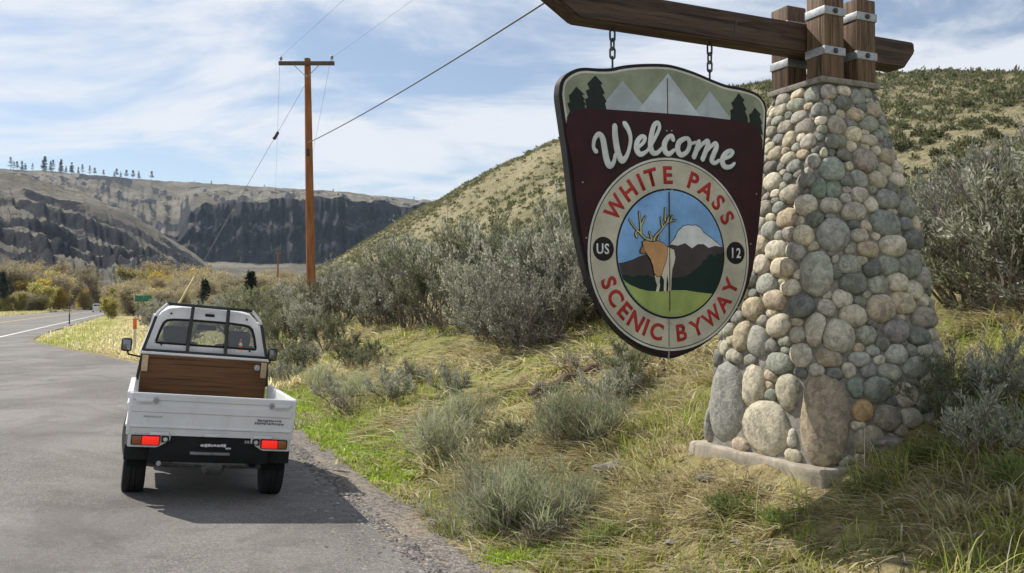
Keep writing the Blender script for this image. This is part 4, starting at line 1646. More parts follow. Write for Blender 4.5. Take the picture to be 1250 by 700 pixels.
GREYD, PALE, TAN, ORA, GRN_, BRN_, BLU = (.27, .28, .28), (.50, .47, .41), (.44, .38, .29), (.46, .30, .15), (.20, .27, .24), (.29, .24, .19), (.37, .38, .40)
for a_ in [(.20, .50, .17, .34, GREYD), (.43, .64, .11, .19, PALE), (.57, .36, .21, .24, PALE), (.75, .63, .105, .16, (.40, .38, .33)), (.77, .31, .09, .11, (.42, .41, .36)),
           (1.00, .46, .22, .33, BRN_, .5), (.92, .22, .08, .06, TAN), (.05, .30, .10, .17, GREYD), (.02, .60, .07, .10, (.42, .40, .36)), (.36, .17, .10, .05, (.44, .36, .27)), (.44, .30, .07, .10, PALE),
           (1.26, .52, .085, .085, ORA), (1.22, .68, .09, .08, GRN_), (1.30, .30, .14, .10, (.34, .31, .26)), (1.48, 1.28, .12, .12, TAN), (1.58, 1.12, .10, .12, (.26, .25, .26)), (1.66, 1.32, .12, .09, (.40, .35, .28)),
           (.30, 1.05, .08, .13, TAN), (.44, 1.02, .09, .12, BLU), (1.12, 1.07, .16, .13, (.42, .41, .37)), (.95, 1.13, .08, .13, (.42, .40, .36)), (1.10, 1.84, .13, .13, GREYD), (.95, 1.55, .11, .18, (.34, .36, .34)),
           (1.12, 2.36, .12, .10, (.25, .30, .29)), (.98, 2.20, .09, .08, GRN_), (1.10, 2.20, .09, .08, GRN_), (1.52, 2.46, .10, .10, (.29, .26, .24)), (1.20, 2.72, .10, .08, (.38, .36, .30)), (1.62, 1.95, .13, .10, (.22, .26, .25)), (1.28, .90, .10, .05, BLU), (1.05, .92, .13, .07, (.36, .31, .26)), (.82, .93, .09, .10, (.42, .40, .35))]:
    add_stone(*a_)


def clear(u, z, r, f_=.80):
    A_ = np.array(sites)
    du = np.abs(A_[:, 0] - u); du = np.minimum(du, 4 - du)
    dx = du * 2 * hw((z + A_[:, 1]) / 2) / 1.55
    return not bool((dx * dx + (z - A_[:, 1]) ** 2 < ((r + A_[:, 2]) * f_) ** 2).any())


for rad, tries in ((.092, 500), (.078, 1400), (.064, 3600), (.052, 6000), (.040, 7000)):
    for _ in range(tries):
        z = g.uniform(.155, 3.04)
        r = rad * g.uniform(.88, 1.12) * (1.06 - .10 * z)
        if rad > .09 and z > 2.2: continue
        u = g.uniform(0, 4)
        if z - r < .125 or z + r * .8 > 3.10: continue
        if clear(u, z, r): add_stone(u, z, r * g.uniform(1.0, 1.55), r * g.uniform(.85, 1.05))
print('stones', len(stones))
SU = np.array([s[0] for s in sites]); SZ = np.array([s[1] for s in sites]); SR = np.array([s[2] for s in sites]); SO = np.array(owners)
NS = 16
TT = np.arange(NS) * 2 * PI / NS
VIS, HID = [], []
for i, s in enumerate(stones):
    W2 = 2 * hw(s['z'])
    lim = max(s['rx'], s['rz']) * 1.9 + .02
    rho = np.linspace(.02, 1, 34) * lim
    dx = rho[None] * np.cos(TT)[:, None]; dz = rho[None] * np.sin(TT)[:, None]
    du = np.mod(SU - s['u'] + 2, 4) - 2
    near = (np.abs(du * W2) < lim * 2.6) & (np.abs(SZ - s['z']) < lim * 2.6)
    ex = dx[..., None] - (du[near] * W2); ez = dz[..., None] - (SZ[near] - s['z'])
    pw = (ex / 1.4) ** 2 + ez ** 2 - SR[near] ** 2
    own = SO[near][np.argmin(pw, -1)] == i
    zabs = s['z'] + dz
    own &= (zabs > .122) & (zabs < 3.075)
    first = np.where(own.all(1), len(rho) - 1, np.argmin(own, 1))
    rd = rho[np.maximum(first - 1, 0)]
    ell = 1 / np.sqrt((np.cos(TT) / (s['rx'] * 1.55)) ** 2 + (np.sin(TT) / (s['rz'] * 1.38)) ** 2)
    rd = np.minimum(rd, ell)
    if s['flat'] < 1:
        rd = ((np.abs(np.cos(TT)) / s['rx']) ** 7 + (np.abs(np.sin(TT)) / s['rz']) ** 7) ** (-1 / 7)
        rd = rd * (1 + .05 * np.sin(TT * 3 + 1))
    for _ in range(2): rd = .25 * np.roll(rd, 1) + .5 * rd + .25 * np.roll(rd, -1)
    rd = np.maximum(rd * 1.03 - .002, .018)
    eq = math.sqrt(float((rd ** 2).mean()))
    D = min(.055, eq * g.uniform(.28, .48))
    if eq > .2: D = .05
    levels = [(1.0, -.045), (.985, D * .22), (.86, D * .66), (.60, D * .93), (.28, D * 1.02)]
    V = []
    tilt = g.normal(0, .12, 2)
    for k, (m, dep) in enumerate(levels):
        jj = 1 + .05 * np.sin(TT * 2 + i) * (k > 1) + g.normal(0, .02, NS)
        lx, lz = rd * m * np.cos(TT) * jj, rd * m * np.sin(TT) * jj
        Pp, Nn = wrap(s['u'] + lx / W2, s['z'] + lz)
        dd = dep + (lx * tilt[0] + lz * tilt[1]) * (k > 0) * .5 + g.normal(0, .0015, NS)
        V.append(Pp + Nn * np.asarray(dd)[:, None])
    Pp, Nn = wrap(np.array([s['u']]), np.array([s['z']]))
    top = Pp + Nn * D * 1.02
    V = np.concatenate(V + [top])
    nl = len(levels)
    ii = np.arange(nl * NS).reshape(nl, NS)
    Fq = np.stack([ii[:-1], np.roll(ii[:-1], -1, 1), np.roll(ii[1:], -1, 1), ii[1:]], -1).reshape(-1, 4)
    Ft = np.stack([ii[-1], np.roll(ii[-1], -1), np.full(NS, nl * NS), np.full(NS, nl * NS)], -1)
    u_ = s['u'] % 4
    (VIS if (u_ < 2.06 or u_ > 3.93) else HID).append((eq, V, Fq, Ft[:, :3], s['col'], Pp[0]))
VIS.sort(key=lambda q: -q[0])
HID += VIS[300:]
VIS = VIS[:300]
print('visible stones', len(VIS), 'others', len(HID))
for eq, V, Fq, Ft, colr, P0 in VIS:
    me = bpy.data.meshes.new('stone')
    me.from_pydata((V - P0).tolist(), [], Fq.tolist() + Ft.tolist())
    for p in me.polygons: p.use_smooth = True
    finish(me, MATS['cobble'])
    o = link('stone', me, pillar, tuple(P0))
    k = g.uniform(.98, 1.32)
    lum = sum(colr) / 3
    cc = [(q_ * .8 + lum * .2) * k for q_ in colr]
    o.color = (cc[0] * 1.05, cc[1], cc[2] * g.uniform(.82, .93), 1)
VV, FF, CC, b = [], [], [], 0
for eq, V, Fq, Ft, colr, P0 in HID:
    FF.append(np.concatenate([np.concatenate([Fq[:, :3], Fq[:, [0, 2, 3]]]), Ft]) + b)
    VV.append(V); CC.append(np.repeat(np.array([colr]), len(V), 0)); b += len(V)
o = bulk('stone_facing', np.concatenate(VV), np.concatenate(FF), MATS['cobble_mass'], np.concatenate(CC), parent=pillar, smooth=True)
o['kind'] = 'stuff'

mkbox('cap_slab', (0, 0, 3.10), (.64, .64, .05), MATS['mortar'], pillar, .012)


def wood(name, c0, c1, axis, gloss=.7):
    t = NT(name)
    sc = {'x': (.06, 1, 1), 'y': (1, .06, 1), 'z': (1, 1, .06)}[axis]
    w = t.coord('Object', sc)
    n = t.noise(26, 7, .7, w, .6)
    c = t.ramp(n, .3, .7, c0, c1)
    cr_ = t.noise(60, 4, .6, t.coord('Object', tuple(.35 * k if k < 1 else k for k in sc)))
    c = t.mix(t.math('MULTIPLY', t.step(cr_, .56, .64), .75), c, tuple(k * .35 for k in c0))
    t.set(c, gloss, spec=.25)
    t.bump(n, .6, .012)
    return t.m


wood('beam_wood', (.036, .024, .018), (.115, .074, .050), 'x')
wood('post_wood', (.050, .032, .022), (.23, .145, .085), 'z')
# beam with raking ends
bm = bmesh.new()
prism_xz(bm, [(-2.37, 3.365), (.85, 3.365), (.98, 3.52), (.97, 3.605), (-2.68, 3.605), (-2.70, 3.57)], -.09, .09)
bmesh.ops.bevel(bm, geom=list(bm.edges), offset=.012, segments=2, affect='EDGES')
obj('beam', bm, MATS['beam_wood'], pillar)
bm = bmesh.new()
box(bm, (-.98, -.0912, 3.49), (.012, .004, .15), 0, (0, .12, 0))
obj('beam_check', bm, MATS['dark_plastic'], pillar)
for (x, y, ztop) in [(-.175, -.21, 3.83), (.17, -.21, 3.80), (-.175, .21, 3.82), (.17, .21, 3.81)]:
    bm = bmesh.new()
    zb = 3.122
    box(bm, (x, y, (zb + ztop) / 2), (.205, .205, ztop - zb), .012)
    p = obj('post', bm, MATS['post_wood'], pillar)
    for zs in (3.335, 3.655):
        bm = bmesh.new()
        box(bm, (x, y, zs), (.221, .221, .066), .004)
        st = obj('strap', bm, MATS['galv'], p)
        sy = -1 if y < 0 else 1
        bm = bmesh.new()
        lathe(bm, [(0, .022), (sy * .012, .022), (sy * .018, .012)], 6, 'y', (x, y + sy * .111, zs))
        obj('bolt', bm, MATS['dark_plastic'], p)
ART = {
"outline":[(-0.962,1.087),(-0.962,1.157),(-0.949,1.217),(-0.909,1.269),(-0.842,1.312),(-0.761,1.336),(-0.638,1.344),(-0.533,1.358),(-0.427,1.389),(-0.27,1.419),(-0.079,1.441),(0.048,1.438),(0.215,1.412),(0.382,1.372),(0.517,1.345),(0.656,1.338),(0.795,1.317),(0.878,1.273),(0.919,1.204),(0.922,1.119),(0.89,0.754),(0.845,0.312),(0.768,-0.113),(0.653,-0.367),(0.476,-0.564),(0.265,-0.7),(0.067,-0.771),(-0.052,-0.783),(-0.256,-0.721),(-0.462,-0.585),(-0.628,-0.381),(-0.723,-0.197),(-0.797,0.061),(-0.854,0.354),(-0.89,0.634),(-0.93,0.89)],
"maroon_top":[(-0.913,0.858),(-0.904,0.947),(-0.858,1.003),(-0.77,1.032),(-0.577,1.046),(-0.302,1.056),(-0.033,1.064),(0.262,1.071),(0.55,1.068),(0.742,1.061),(0.831,1.015),(0.866,0.933)],
"mtn1":[(-0.645,1.035),(-0.44,1.273),(-0.208,1.062)],
"mtn2":[(-0.318,1.052),(-0.035,1.371),(0.265,1.064)],
"mtn3":[(0.179,1.063),(0.355,1.275),(0.567,1.066)],
"pine1":[(-0.828,1.187),(-0.763,1.137),(-0.785,1.131),(-0.758,1.102),(-0.773,1.096),(-0.748,1.064),(-0.763,1.059),(-0.741,0.987),(-0.908,0.953),(-0.879,1.007),(-0.901,1.06),(-0.879,1.071),(-0.889,1.121),(-0.872,1.131)],
"pine2":[(-0.671,1.285),(-0.61,1.233),(-0.625,1.221),(-0.592,1.163),(-0.61,1.152),(-0.577,1.106),(-0.589,1.089),(-0.577,1.041),(-0.763,1.011),(-0.741,1.052),(-0.755,1.104),(-0.729,1.12),(-0.748,1.167),(-0.718,1.183),(-0.736,1.22)],
"pine3":[(0.633,1.286),(0.69,1.236),(0.673,1.22),(0.708,1.167),(0.693,1.151),(0.721,1.098),(0.721,1.06),(0.546,1.061),(0.559,1.097),(0.551,1.145),(0.582,1.162),(0.56,1.205),(0.586,1.225)],
"pine4":[(0.793,1.186),(0.853,1.138),(0.838,1.122),(0.867,1.068),(0.852,1.057),(0.873,0.976),(0.813,0.999),(0.724,1.049),(0.746,1.076),(0.734,1.127),(0.757,1.139)],
"elk_body":[(-0.282,0.086),(-0.253,0.096),(-0.206,0.084),(-0.144,0.093),(-0.089,0.075),(-0.065,0.049),(-0.064,-0.011),(-0.081,-0.064),(-0.105,-0.117),(-0.121,-0.163),(-0.152,-0.173),(-0.18,-0.145),(-0.191,-0.092),(-0.214,-0.04),(-0.248,0.001),(-0.268,0.024),(-0.279,0.05)],
"elk_muzzle":[(-0.271,0.068),(-0.267,0.021),(-0.258,-0.002),(-0.282,-0.001),(-0.301,0.005),(-0.301,0.023),(-0.285,0.044)],
"elk_rump":[(-0.073,0.055),(-0.041,0.046),(-0.003,0.033),(0.01,-0.022),(-0.002,-0.075),(-0.018,-0.116),(-0.026,-0.182),(-0.03,-0.264),(-0.031,-0.28),(-0.057,-0.28),(-0.053,-0.222),(-0.063,-0.156),(-0.072,-0.222),(-0.073,-0.28),(-0.096,-0.28),(-0.093,-0.196),(-0.116,-0.163),(-0.081,-0.077),(-0.06,-0.01)],
"elk_leg":[(-0.174,-0.162),(-0.126,-0.161),(-0.134,-0.21),(-0.129,-0.236),(-0.139,-0.281),(-0.164,-0.285),(-0.153,-0.236),(-0.168,-0.197)],
"volcano":[(-0.041,0.067),(0.015,0.124),(0.039,0.172),(0.088,0.214),(0.136,0.225),(0.169,0.221),(0.202,0.227),(0.251,0.206),(0.275,0.173),(0.333,0.141),(0.4,0.099),(0.447,0.067),(0.4,0.067),(0.366,0.068),(0.319,0.045),(0.275,0.079),(0.245,0.048),(0.221,0.077),(0.171,0.033),(0.128,0.072),(0.103,0.08),(0.063,0.049),(0.031,0.065),(0.007,0.047)],
"hilltop":[(-0.504,-0.08),(-0.444,-0.071),(-0.368,-0.05),(-0.307,-0.024),(-0.253,-0.01),(-0.183,-0.0),(-0.073,0.049),(-0.025,0.073),(0.039,0.065),(0.103,0.087),(0.168,0.049),(0.221,0.082),(0.275,0.084),(0.324,0.056),(0.383,0.074),(0.459,0.065)],
"forest":[(0.467,0.029),(0.433,0.008),(0.408,0.021),(0.382,-0.014),(0.349,0.006),(0.316,-0.004),(0.299,-0.036),(0.274,-0.036),(0.258,-0.07),(0.233,-0.084),(0.2,-0.114),(0.167,-0.139),(0.086,-0.17),(0.022,-0.176),(-0.121,-0.183),(-0.199,-0.179),(-0.238,-0.159),(-0.277,-0.17),(-0.307,-0.16),(-0.369,-0.176),(-0.414,-0.161),(-0.49,-0.173)],
"lawn":[(-0.46,-0.207),(-0.437,-0.217),(-0.384,-0.238),(-0.308,-0.264),(-0.231,-0.279),(-0.122,-0.283),(-0.011,-0.272),(0.102,-0.271),(0.215,-0.286),(0.364,-0.306)],
"ant1":[(-0.201,0.098),(-0.257,0.113),(-0.303,0.151),(-0.352,0.193),(-0.395,0.246)],
"ant2":[(-0.291,0.138),(-0.298,0.219),(-0.309,0.307)],
"ant3":[(-0.294,0.203),(-0.275,0.239),(-0.253,0.275)],
"ant4":[(-0.329,0.12),(-0.34,0.146),(-0.319,0.166)],
"ant5":[(-0.18,0.098),(-0.167,0.129),(-0.112,0.18),(-0.064,0.234),(0.016,0.259)],
"ant6":[(-0.059,0.241),(-0.037,0.293)],
"ant7":[(-0.101,0.203),(-0.119,0.276)],
"ant8":[(-0.078,0.251),(-0.078,0.344)],
"ant9":[(-0.198,0.111),(-0.22,0.161)],
"ant10":[(-0.032,0.245),(-0.011,0.29)],
"ant11":[(-0.144,0.1),(-0.136,0.133)],
"W_W1":[(-0.669,0.73,0.023),(-0.69,0.759,0.014),(-0.682,0.819,0.017),(-0.646,0.858,0.023),(-0.615,0.832,0.032),(-0.598,0.758,0.035),(-0.581,0.678,0.037),(-0.556,0.634,0.033),(-0.523,0.658,0.019),(-0.505,0.722,0.013)],
"W_W2":[(-0.511,0.931,0.029),(-0.507,0.852,0.035),(-0.491,0.761,0.037),(-0.469,0.702,0.037),(-0.445,0.68,0.033),(-0.409,0.716,0.019),(-0.385,0.779,0.015),(-0.375,0.843,0.017),(-0.388,0.9,0.023),(-0.418,0.946,0.029),(-0.434,0.959,0.017)],
"W_e1":[(-0.305,0.788,0.011),(-0.261,0.828,0.014),(-0.249,0.865,0.017),(-0.282,0.868,0.02),(-0.317,0.826,0.028),(-0.321,0.771,0.033),(-0.291,0.737,0.027),(-0.242,0.757,0.014),(-0.204,0.797,0.011)],
"W_l":[(-0.204,0.795,0.011),(-0.153,0.878,0.014),(-0.12,0.947,0.015),(-0.132,0.985,0.018),(-0.167,0.963,0.024),(-0.191,0.887,0.03),(-0.199,0.807,0.032),(-0.181,0.759,0.029),(-0.14,0.758,0.02),(-0.097,0.797,0.011)],
"W_c":[(0.005,0.867,0.024),(-0.006,0.896,0.018),(-0.042,0.881,0.024),(-0.074,0.832,0.032),(-0.069,0.777,0.032),(-0.033,0.758,0.024),(0.015,0.792,0.012)],
"W_o":[(0.114,0.887,0.02),(0.061,0.855,0.029),(0.045,0.798,0.032),(0.075,0.758,0.027),(0.129,0.784,0.021),(0.156,0.839,0.024),(0.146,0.882,0.022),(0.116,0.888,0.018)],
"W_oc":[(0.15,0.86,0.01),(0.178,0.854,0.01),(0.211,0.864,0.011)],
"W_m1":[(0.243,0.873,0.026),(0.221,0.809,0.028),(0.194,0.748,0.028)],
"W_m2":[(0.211,0.78,0.01),(0.264,0.845,0.014),(0.318,0.882,0.022),(0.329,0.862,0.028),(0.302,0.794,0.028),(0.275,0.737,0.028)],
"W_m3":[(0.29,0.775,0.01),(0.351,0.839,0.014),(0.398,0.869,0.023),(0.409,0.843,0.028),(0.382,0.785,0.029),(0.363,0.736,0.029),(0.392,0.717,0.02),(0.435,0.742,0.011)],
"W_e2":[(0.46,0.749,0.011),(0.536,0.778,0.014),(0.567,0.814,0.018),(0.534,0.822,0.021),(0.485,0.787,0.029),(0.464,0.734,0.034),(0.49,0.695,0.028),(0.543,0.698,0.019),(0.582,0.728,0.011)],
}

# ------------------------------------------------------------------ hanging welcome sign (local: x along the board, -y to the front)
sc_ = PILLAR_C + PU * (-1.551)
sign = empty('hanging_sign', (sc_[0], sc_[1], 2.092), (0, 0, TH))
tag(sign, 'shield-shaped maroon welcome sign with elk emblem hanging by chains from the beam', 'sign')


def paint(name, col, rough=.5, var=.10):
    return simple(name, col, .62, var=.17, scale=5, bump=.05, bscale=30, spec=.22, dirt=tuple(c * .6 for c in col), dirt_amt=.3)


paint('sg_black', (.016, .014, .014)); paint('sg_maroon', (.040, .012, .014)); paint('sg_cream', (.50, .47, .36)); paint('sg_pale', (.58, .57, .50))
paint('sg_sage', (.27, .30, .21)); paint('sg_snow', (.50, .54, .58)); paint('sg_snow2', (.40, .45, .48)); paint('sg_pine', (.018, .026, .022)); paint('sg_red', (.40, .035, .03))
paint('sg_sky', (.22, .42, .72)); paint('sg_hill', (.060, .050, .048)); paint('sg_forest', (.010, .028, .022)); paint('sg_lawn', (.33, .40, .12)); paint('sg_elk', (.56, .31, .14)); paint('sg_hide', (.62, .57, .45)); paint('sg_face', (.40, .20, .08)); paint('sg_antler', (.52, .47, .26)); paint('sg_white', (.66, .68, .66))


def smooth_poly(pts, n=3):
    out = []
    m = len(pts)
    for i in range(m):
        p0, p1, p2, p3 = (Vector(pts[(i + k) % m]) for k in (-1, 0, 1, 2))
        for j in range(n):
            u = j / n
            out.append(tuple(.5 * (2 * p1 + (p2 - p0) * u + (2 * p0 - 5 * p1 + 4 * p2 - p3) * u * u + (3 * p1 - p0 - 3 * p2 + p3) * u ** 3)))
    return out


def inset(poly, d):
    P = np.array(poly)
    a = .5 * np.sum(P[:, 0] * np.roll(P[:, 1], -1) - np.roll(P[:, 0], -1) * P[:, 1])
    t_ = np.roll(P, -1, 0) - np.roll(P, 1, 0)
    t_ /= np.linalg.norm(t_, axis=1, keepdims=True) + 1e-9
    nrm = np.stack([-t_[:, 1], t_[:, 0]], 1) * (1 if a > 0 else -1)
    return [tuple(q) for q in P + nrm * d]


LS = .0006


def flat(name, poly, lev, mat, parent=sign, thick=.005):
    """a cut-out sheet standing lev millimetres proud of the board's face"""
    bm = bmesh.new()
    y0 = -.04 - lev * LS
    prism_xz(bm, poly, y0, -.037)
    bmesh.ops.triangulate(bm, faces=[f for f in bm.faces if len(f.verts) > 4])
    return obj(name, bm, MATS[mat], parent, smooth=False)


def circle(cx, cz, r, n=72):
    return [(cx + r * math.cos(2 * PI * k / n), cz + r * math.sin(2 * PI * k / n)) for k in range(n)]


OUT = smooth_poly(ART['outline'], 3)
bm = bmesh.new()
prism_xz(bm, OUT, -.04, .045, .006)
bmesh.ops.triangulate(bm, faces=[f for f in bm.faces if len(f.verts) > 4])
board = obj('board', bm, MATS['sg_black'], sign, smooth=False)
top_z = .45
up_o = [p for p in OUT]
flat('border_line', inset(OUT, .026), 3, 'sg_pale')
head = flat('header_panel', inset(OUT, .042), 6, 'sg_sage')
for k, m in (('mtn1', 'sg_snow2'), ('mtn3', 'sg_snow2')):
    flat('mountain', ART[k], 9, m)
flat('mountain', ART['mtn2'], 12, 'sg_snow')
for k in ('pine1', 'pine2', 'pine3', 'pine4'):
    flat('pine_tree_emblem', ART[k], 13.5, 'sg_pine')
# maroon field: the lower shield, closed by its own rounded top edge
low = [p for p in inset(OUT, .012)]
mt = ART['maroon_top']
zl = mt[0][1]
low = inset(OUT, .024)
side = [p for p in low if p[1] < (mt[-1][1] - .12 if p[0] > 0 else mt[0][1] - .14)]
flat('maroon_panel', list(mt) + side, 17, 'sg_maroon')
CX_, CZ_ = -.012, .0
flat('ring_border', circle(CX_, CZ_, .738), 20, 'sg_black')
flat('ring_line', circle(CX_, CZ_, .729), 22, 'sg_pale')
flat('ring_groove', circle(CX_, CZ_, .712), 24, 'sg_black')
ring = flat('ring', circle(CX_, CZ_, .705), 26, 'sg_cream')
IX, IZ, IR = -.015, .004, .478
flat('picture_rim', circle(IX, IZ, IR + .014), 29, 'sg_black')
flat('picture_sky', circle(IX, IZ, IR), 31, 'sg_sky')


def clip(pts, r=IR - .003):
    out = []
    for x_, z_ in pts:
        d = math.hypot(x_ - IX, z_ - IZ)
        if d > r:
            x_, z_ = IX + (x_ - IX) * r / d, IZ + (z_ - IZ) * r / d
        out.append((x_, z_))
    return out


def below(top, r=IR - .003):
    top = clip(sorted(top), r)
    a0 = math.atan2(top[-1][1] - IZ, top[-1][0] - IX)
    a1 = math.atan2(top[0][1] - IZ, top[0][0] - IX)
    while a1 > a0: a1 -= 2 * PI
    arc = [(IX + r * math.cos(a0 + (a1 - a0) * k / 40), IZ + r * math.sin(a0 + (a1 - a0) * k / 40)) for k in range(1, 40)]
    return top + arc


flat('volcano', clip(ART['volcano']), 34.5, 'sg_white')
flat('volcano_outline', inset(clip(ART['volcano']), -.006), 33, 'sg_black')
flat('dark_ridge', below(ART['hilltop']), 36.5, 'sg_hill')
fr = sorted(ART['forest'])
flat('forest', below(fr), 39, 'sg_forest')
flat('lawn', below(ART['lawn']), 41.5, 'sg_lawn')
elk = flat('elk', ART['elk_body'], 50, 'sg_elk')
flat('outline', inset(ART['elk_body'], -.005), 48, 'sg_black', elk)
flat('muzzle', ART['elk_muzzle'], 51.5, 'sg_face', elk)
flat('muzzle_outline', inset(ART['elk_muzzle'], -.004), 47.2, 'sg_black', elk)
flat('flank', ART['elk_rump'], 46, 'sg_hide', elk)
flat('flank_outline', inset(ART['elk_rump'], -.004), 44.5, 'sg_black', elk)
flat('leg', ART['elk_leg'], 46, 'sg_hide', elk)


def catmull(pts, n=7):
    out = []
    P = [Vector(p) for p in pts]
    for i in range(len(P) - 1):
        p0, p1, p2, p3 = P[max(i - 1, 0)], P[i], P[i + 1], P[min(i + 2, len(P) - 1)]
        for j in range(n):
            u = j / n
            out.append(.5 * (2 * p1 + (p2 - p0) * u + (2 * p0 - 5 * p1 + 4 * p2 - p3) * u * u + (3 * p1 - p0 - 3 * p2 + p3) * u ** 3))
    out.append(P[-1])
    return out


def stroke(bm, pts, lev, grow=0.0, n=7, rise=.006):
    """brush stroke (x, z, width) with a softly rounded section"""
    C = catmull(pts, n)
    y0 = -.04 - lev * LS
    rows = []
    m = len(C)
    prof = [(-1, 0), (-.72, .75), (0, 1), (.72, .75), (1, 0)]
    for i, c in enumerate(C):
        t_ = Vector((C[min(i + 1, m - 1)].x - C[max(i - 1, 0)].x, C[min(i + 1, m - 1)].y - C[max(i - 1, 0)].y)).normalized()
        nn = Vector((-t_.y, t_.x))
        w_ = max(c.z, .008) / 2 + grow
        rows.append([bm.verts.new((c.x + nn.x * w_ * a, y0 - rise * h, c.y + nn.y * w_ * a)) for a, h in prof])
    for end, sgn in ((0, -1), (m - 1, 1)):
        c = C[end]
        t_ = Vector((C[min(end + 1, m - 1)].x - C[max(end - 1, 0)].x, C[min(end + 1, m - 1)].y - C[max(end - 1, 0)].y)).normalized() * sgn
        nn = Vector((-t_.y, t_.x)) * sgn
        w_ = max(c.z, .008) / 2 + grow
        tip = [bm.verts.new((c.x + nn.x * w_ * a * .7 + t_.x * w_ * .75 * k, y0 - rise * h * .6, c.y + nn.y * w_ * a * .7 + t_.y * w_ * .75 * k)) for (a, h), k in zip(prof, (.55, .9, 1.1, .9, .55))]
        for k in range(4):
            bm.faces.new((rows[end][k], rows[end][k + 1], tip[k + 1], tip[k]))
    for i in range(m - 1):
        for k in range(4):
            bm.faces.new((rows[i][k], rows[i][k + 1], rows[i + 1][k + 1], rows[i + 1][k]))


for k in range(1, 12):
    p = [(a, b, .019 * (1 - .5 * i / max(1, len(ART['ant%d' % k]) - 1))) for i, (a, b) in enumerate(ART['ant%d' % k])]
    bm = bmesh.new(); stroke(bm, p, 36, .005, 4, .003)
    obj('antler_outline', bm, MATS['sg_black'], elk)
    bm = bmesh.new(); stroke(bm, p, 38.5, -.001, 4, .004)
    obj('antler', bm, MATS['sg_antler'], elk)

# script lettering: dark drop shape behind, pale strokes in front
LET = {'W': ['W_W1', 'W_W2'], 'e': ['W_e1'], 'l': ['W_l'], 'c': ['W_c'], 'o': ['W_o', 'W_oc'], 'm': ['W_m1', 'W_m2', 'W_m3'], 'e2': ['W_e2']}
for L_, ks in LET.items():
    bm = bmesh.new()
    for k in ks:
        p = [(a + .012, b - .008, c * 1.0) for a, b, c in ART[k]]
        stroke(bm, p, 17.5, .026, 7, .002)
    obj('letter_shadow', bm, MATS['sg_black'], sign)
    bm = bmesh.new()
    for j, k in enumerate(ks):
        stroke(bm, ART[k], 21 + j * .4, .0075, 7, .007)
    obj('letter', bm, MATS['sg_white'], sign)


def glyph(ch, h, cx, cz, ang, lev, mat, parent, bold=.018, wide=1.0):
    cu = bpy.data.curves.new('glyph', 'FONT')
    cu.body = ch
    cu.offset = bold
    cu.extrude = 0.0
    cu.resolution_u = 4
    tmp = bpy.data.objects.new('glyph', cu)
    COL.objects.link(tmp)
    dg = bpy.context.evaluated_depsgraph_get()
    me = bpy.data.meshes.new_from_object(tmp.evaluated_get(dg))
    bpy.data.objects.remove(tmp); bpy.data.curves.remove(cu)
    co = np.array([v.co[:2] for v in me.vertices])
    lo, hi = co.min(0), co.max(0)
    s = h / (hi[1] - lo[1])
    bm = bmesh.new(); bm.from_mesh(me)
    bpy.data.meshes.remove(me)
    ca, sa = math.cos(ang), math.sin(ang)
    for v in bm.verts:
        x_ = (v.co.x - (lo[0] + hi[0]) / 2) * s * wide; z_ = (v.co.y - (lo[1] + hi[1]) / 2) * s
        v.co = (cx + x_ * ca - z_ * sa, 0, cz + x_ * sa + z_ * ca)
    y0 = -.04 - lev * LS
    r = bmesh.ops.extrude_face_region(bm, geom=list(bm.faces))
    for v in bm.verts: v.co.y = y0 + .006
    for v in [e for e in r['geom'] if isinstance(e, bmesh.types.BMVert)]: v.co.y = y0
    bmesh.ops.recalc_face_normals(bm, faces=bm.faces)
    return obj('letter', bm, MATS[mat], parent, smooth=False)


for ch, a_ in [('W', 146.5), ('H', 129.9), ('I', 117.6), ('T', 107.9), ('E', 93.4), ('P', 70.5), ('A', 57.5), ('S', 43.6), ('S', 29.8)]:
    glyph(ch, .135, CX_ + .597 * math.cos(R_(a_)), CZ_ + .597 * math.sin(R_(a_)), R_(a_ - 90), 29, 'sg_red', sign, .03, 1.0 if ch != 'W' else .9)
for ch, a_ in [('S', -158.3), ('C', -146.6), ('E', -134.5), ('N', -122.8), ('I', -113.2), ('C', -103.6), ('B', -82.0), ('Y', -67.9), ('W', -52.0), ('A', -37.6), ('Y', -23.6)]:
    glyph(ch, .13, CX_ + .597 * math.cos(R_(a_)), CZ_ + .597 * math.sin(R_(a_)), R_(a_ + 90), 29, 'sg_red', sign, .03, 1.0 if ch != 'W' else .9)
for txt, x_ in (('US', -.612), ('12', .585)):
    flat('route_disc', circle(x_, .024, .088, 40), 29, 'sg_black')
    for j, ch in enumerate(txt):
        glyph(ch, .078, x_ + (j - .5) * .058, .024, 0, 31, 'sg_white', sign, .02, .85)
# seam between the two boards, screw heads
zs = [p[1] for p in OUT if abs(p[0] + .04) < .12]
mkbox('seam', (-.042, -.0655, .02), (.005, .011, .90), MATS['dark_plastic'], sign, 0)
mkbox('seam', (-.042, -.0465, 1.12), (.007, .006, .42), MATS['dark_plastic'], sign, 0)
mkbox('seam', (-.042, -.0555, -.59), (.005, .004, .22), MATS['dark_plastic'], sign, 0)
mkbox('seam', (-.042, -.0465, -.745), (.008, .016, .085), MATS['galv'], sign, 0)
for p in [(-.052, .933), (-.007, .937), (-.075, .49), (-.01, .488), (-.06, -.52), (-.02, -.52), (-.78, .5), (-.75, .1), (-.66, -.3), (.80, .5), (.74, .1), (.6, -.4)]:
    bm = bmesh.new()
    r2 = math.hypot(p[0] - CX_, p[1])
    yb = -.0502 if r2 > .74 else -.0556
    lathe(bm, [(yb + .002, .007), (yb - .002, .006)], 8, 'y', (p[0], 0, p[1]))
    obj('screw', bm, MATS['galv'], sign)
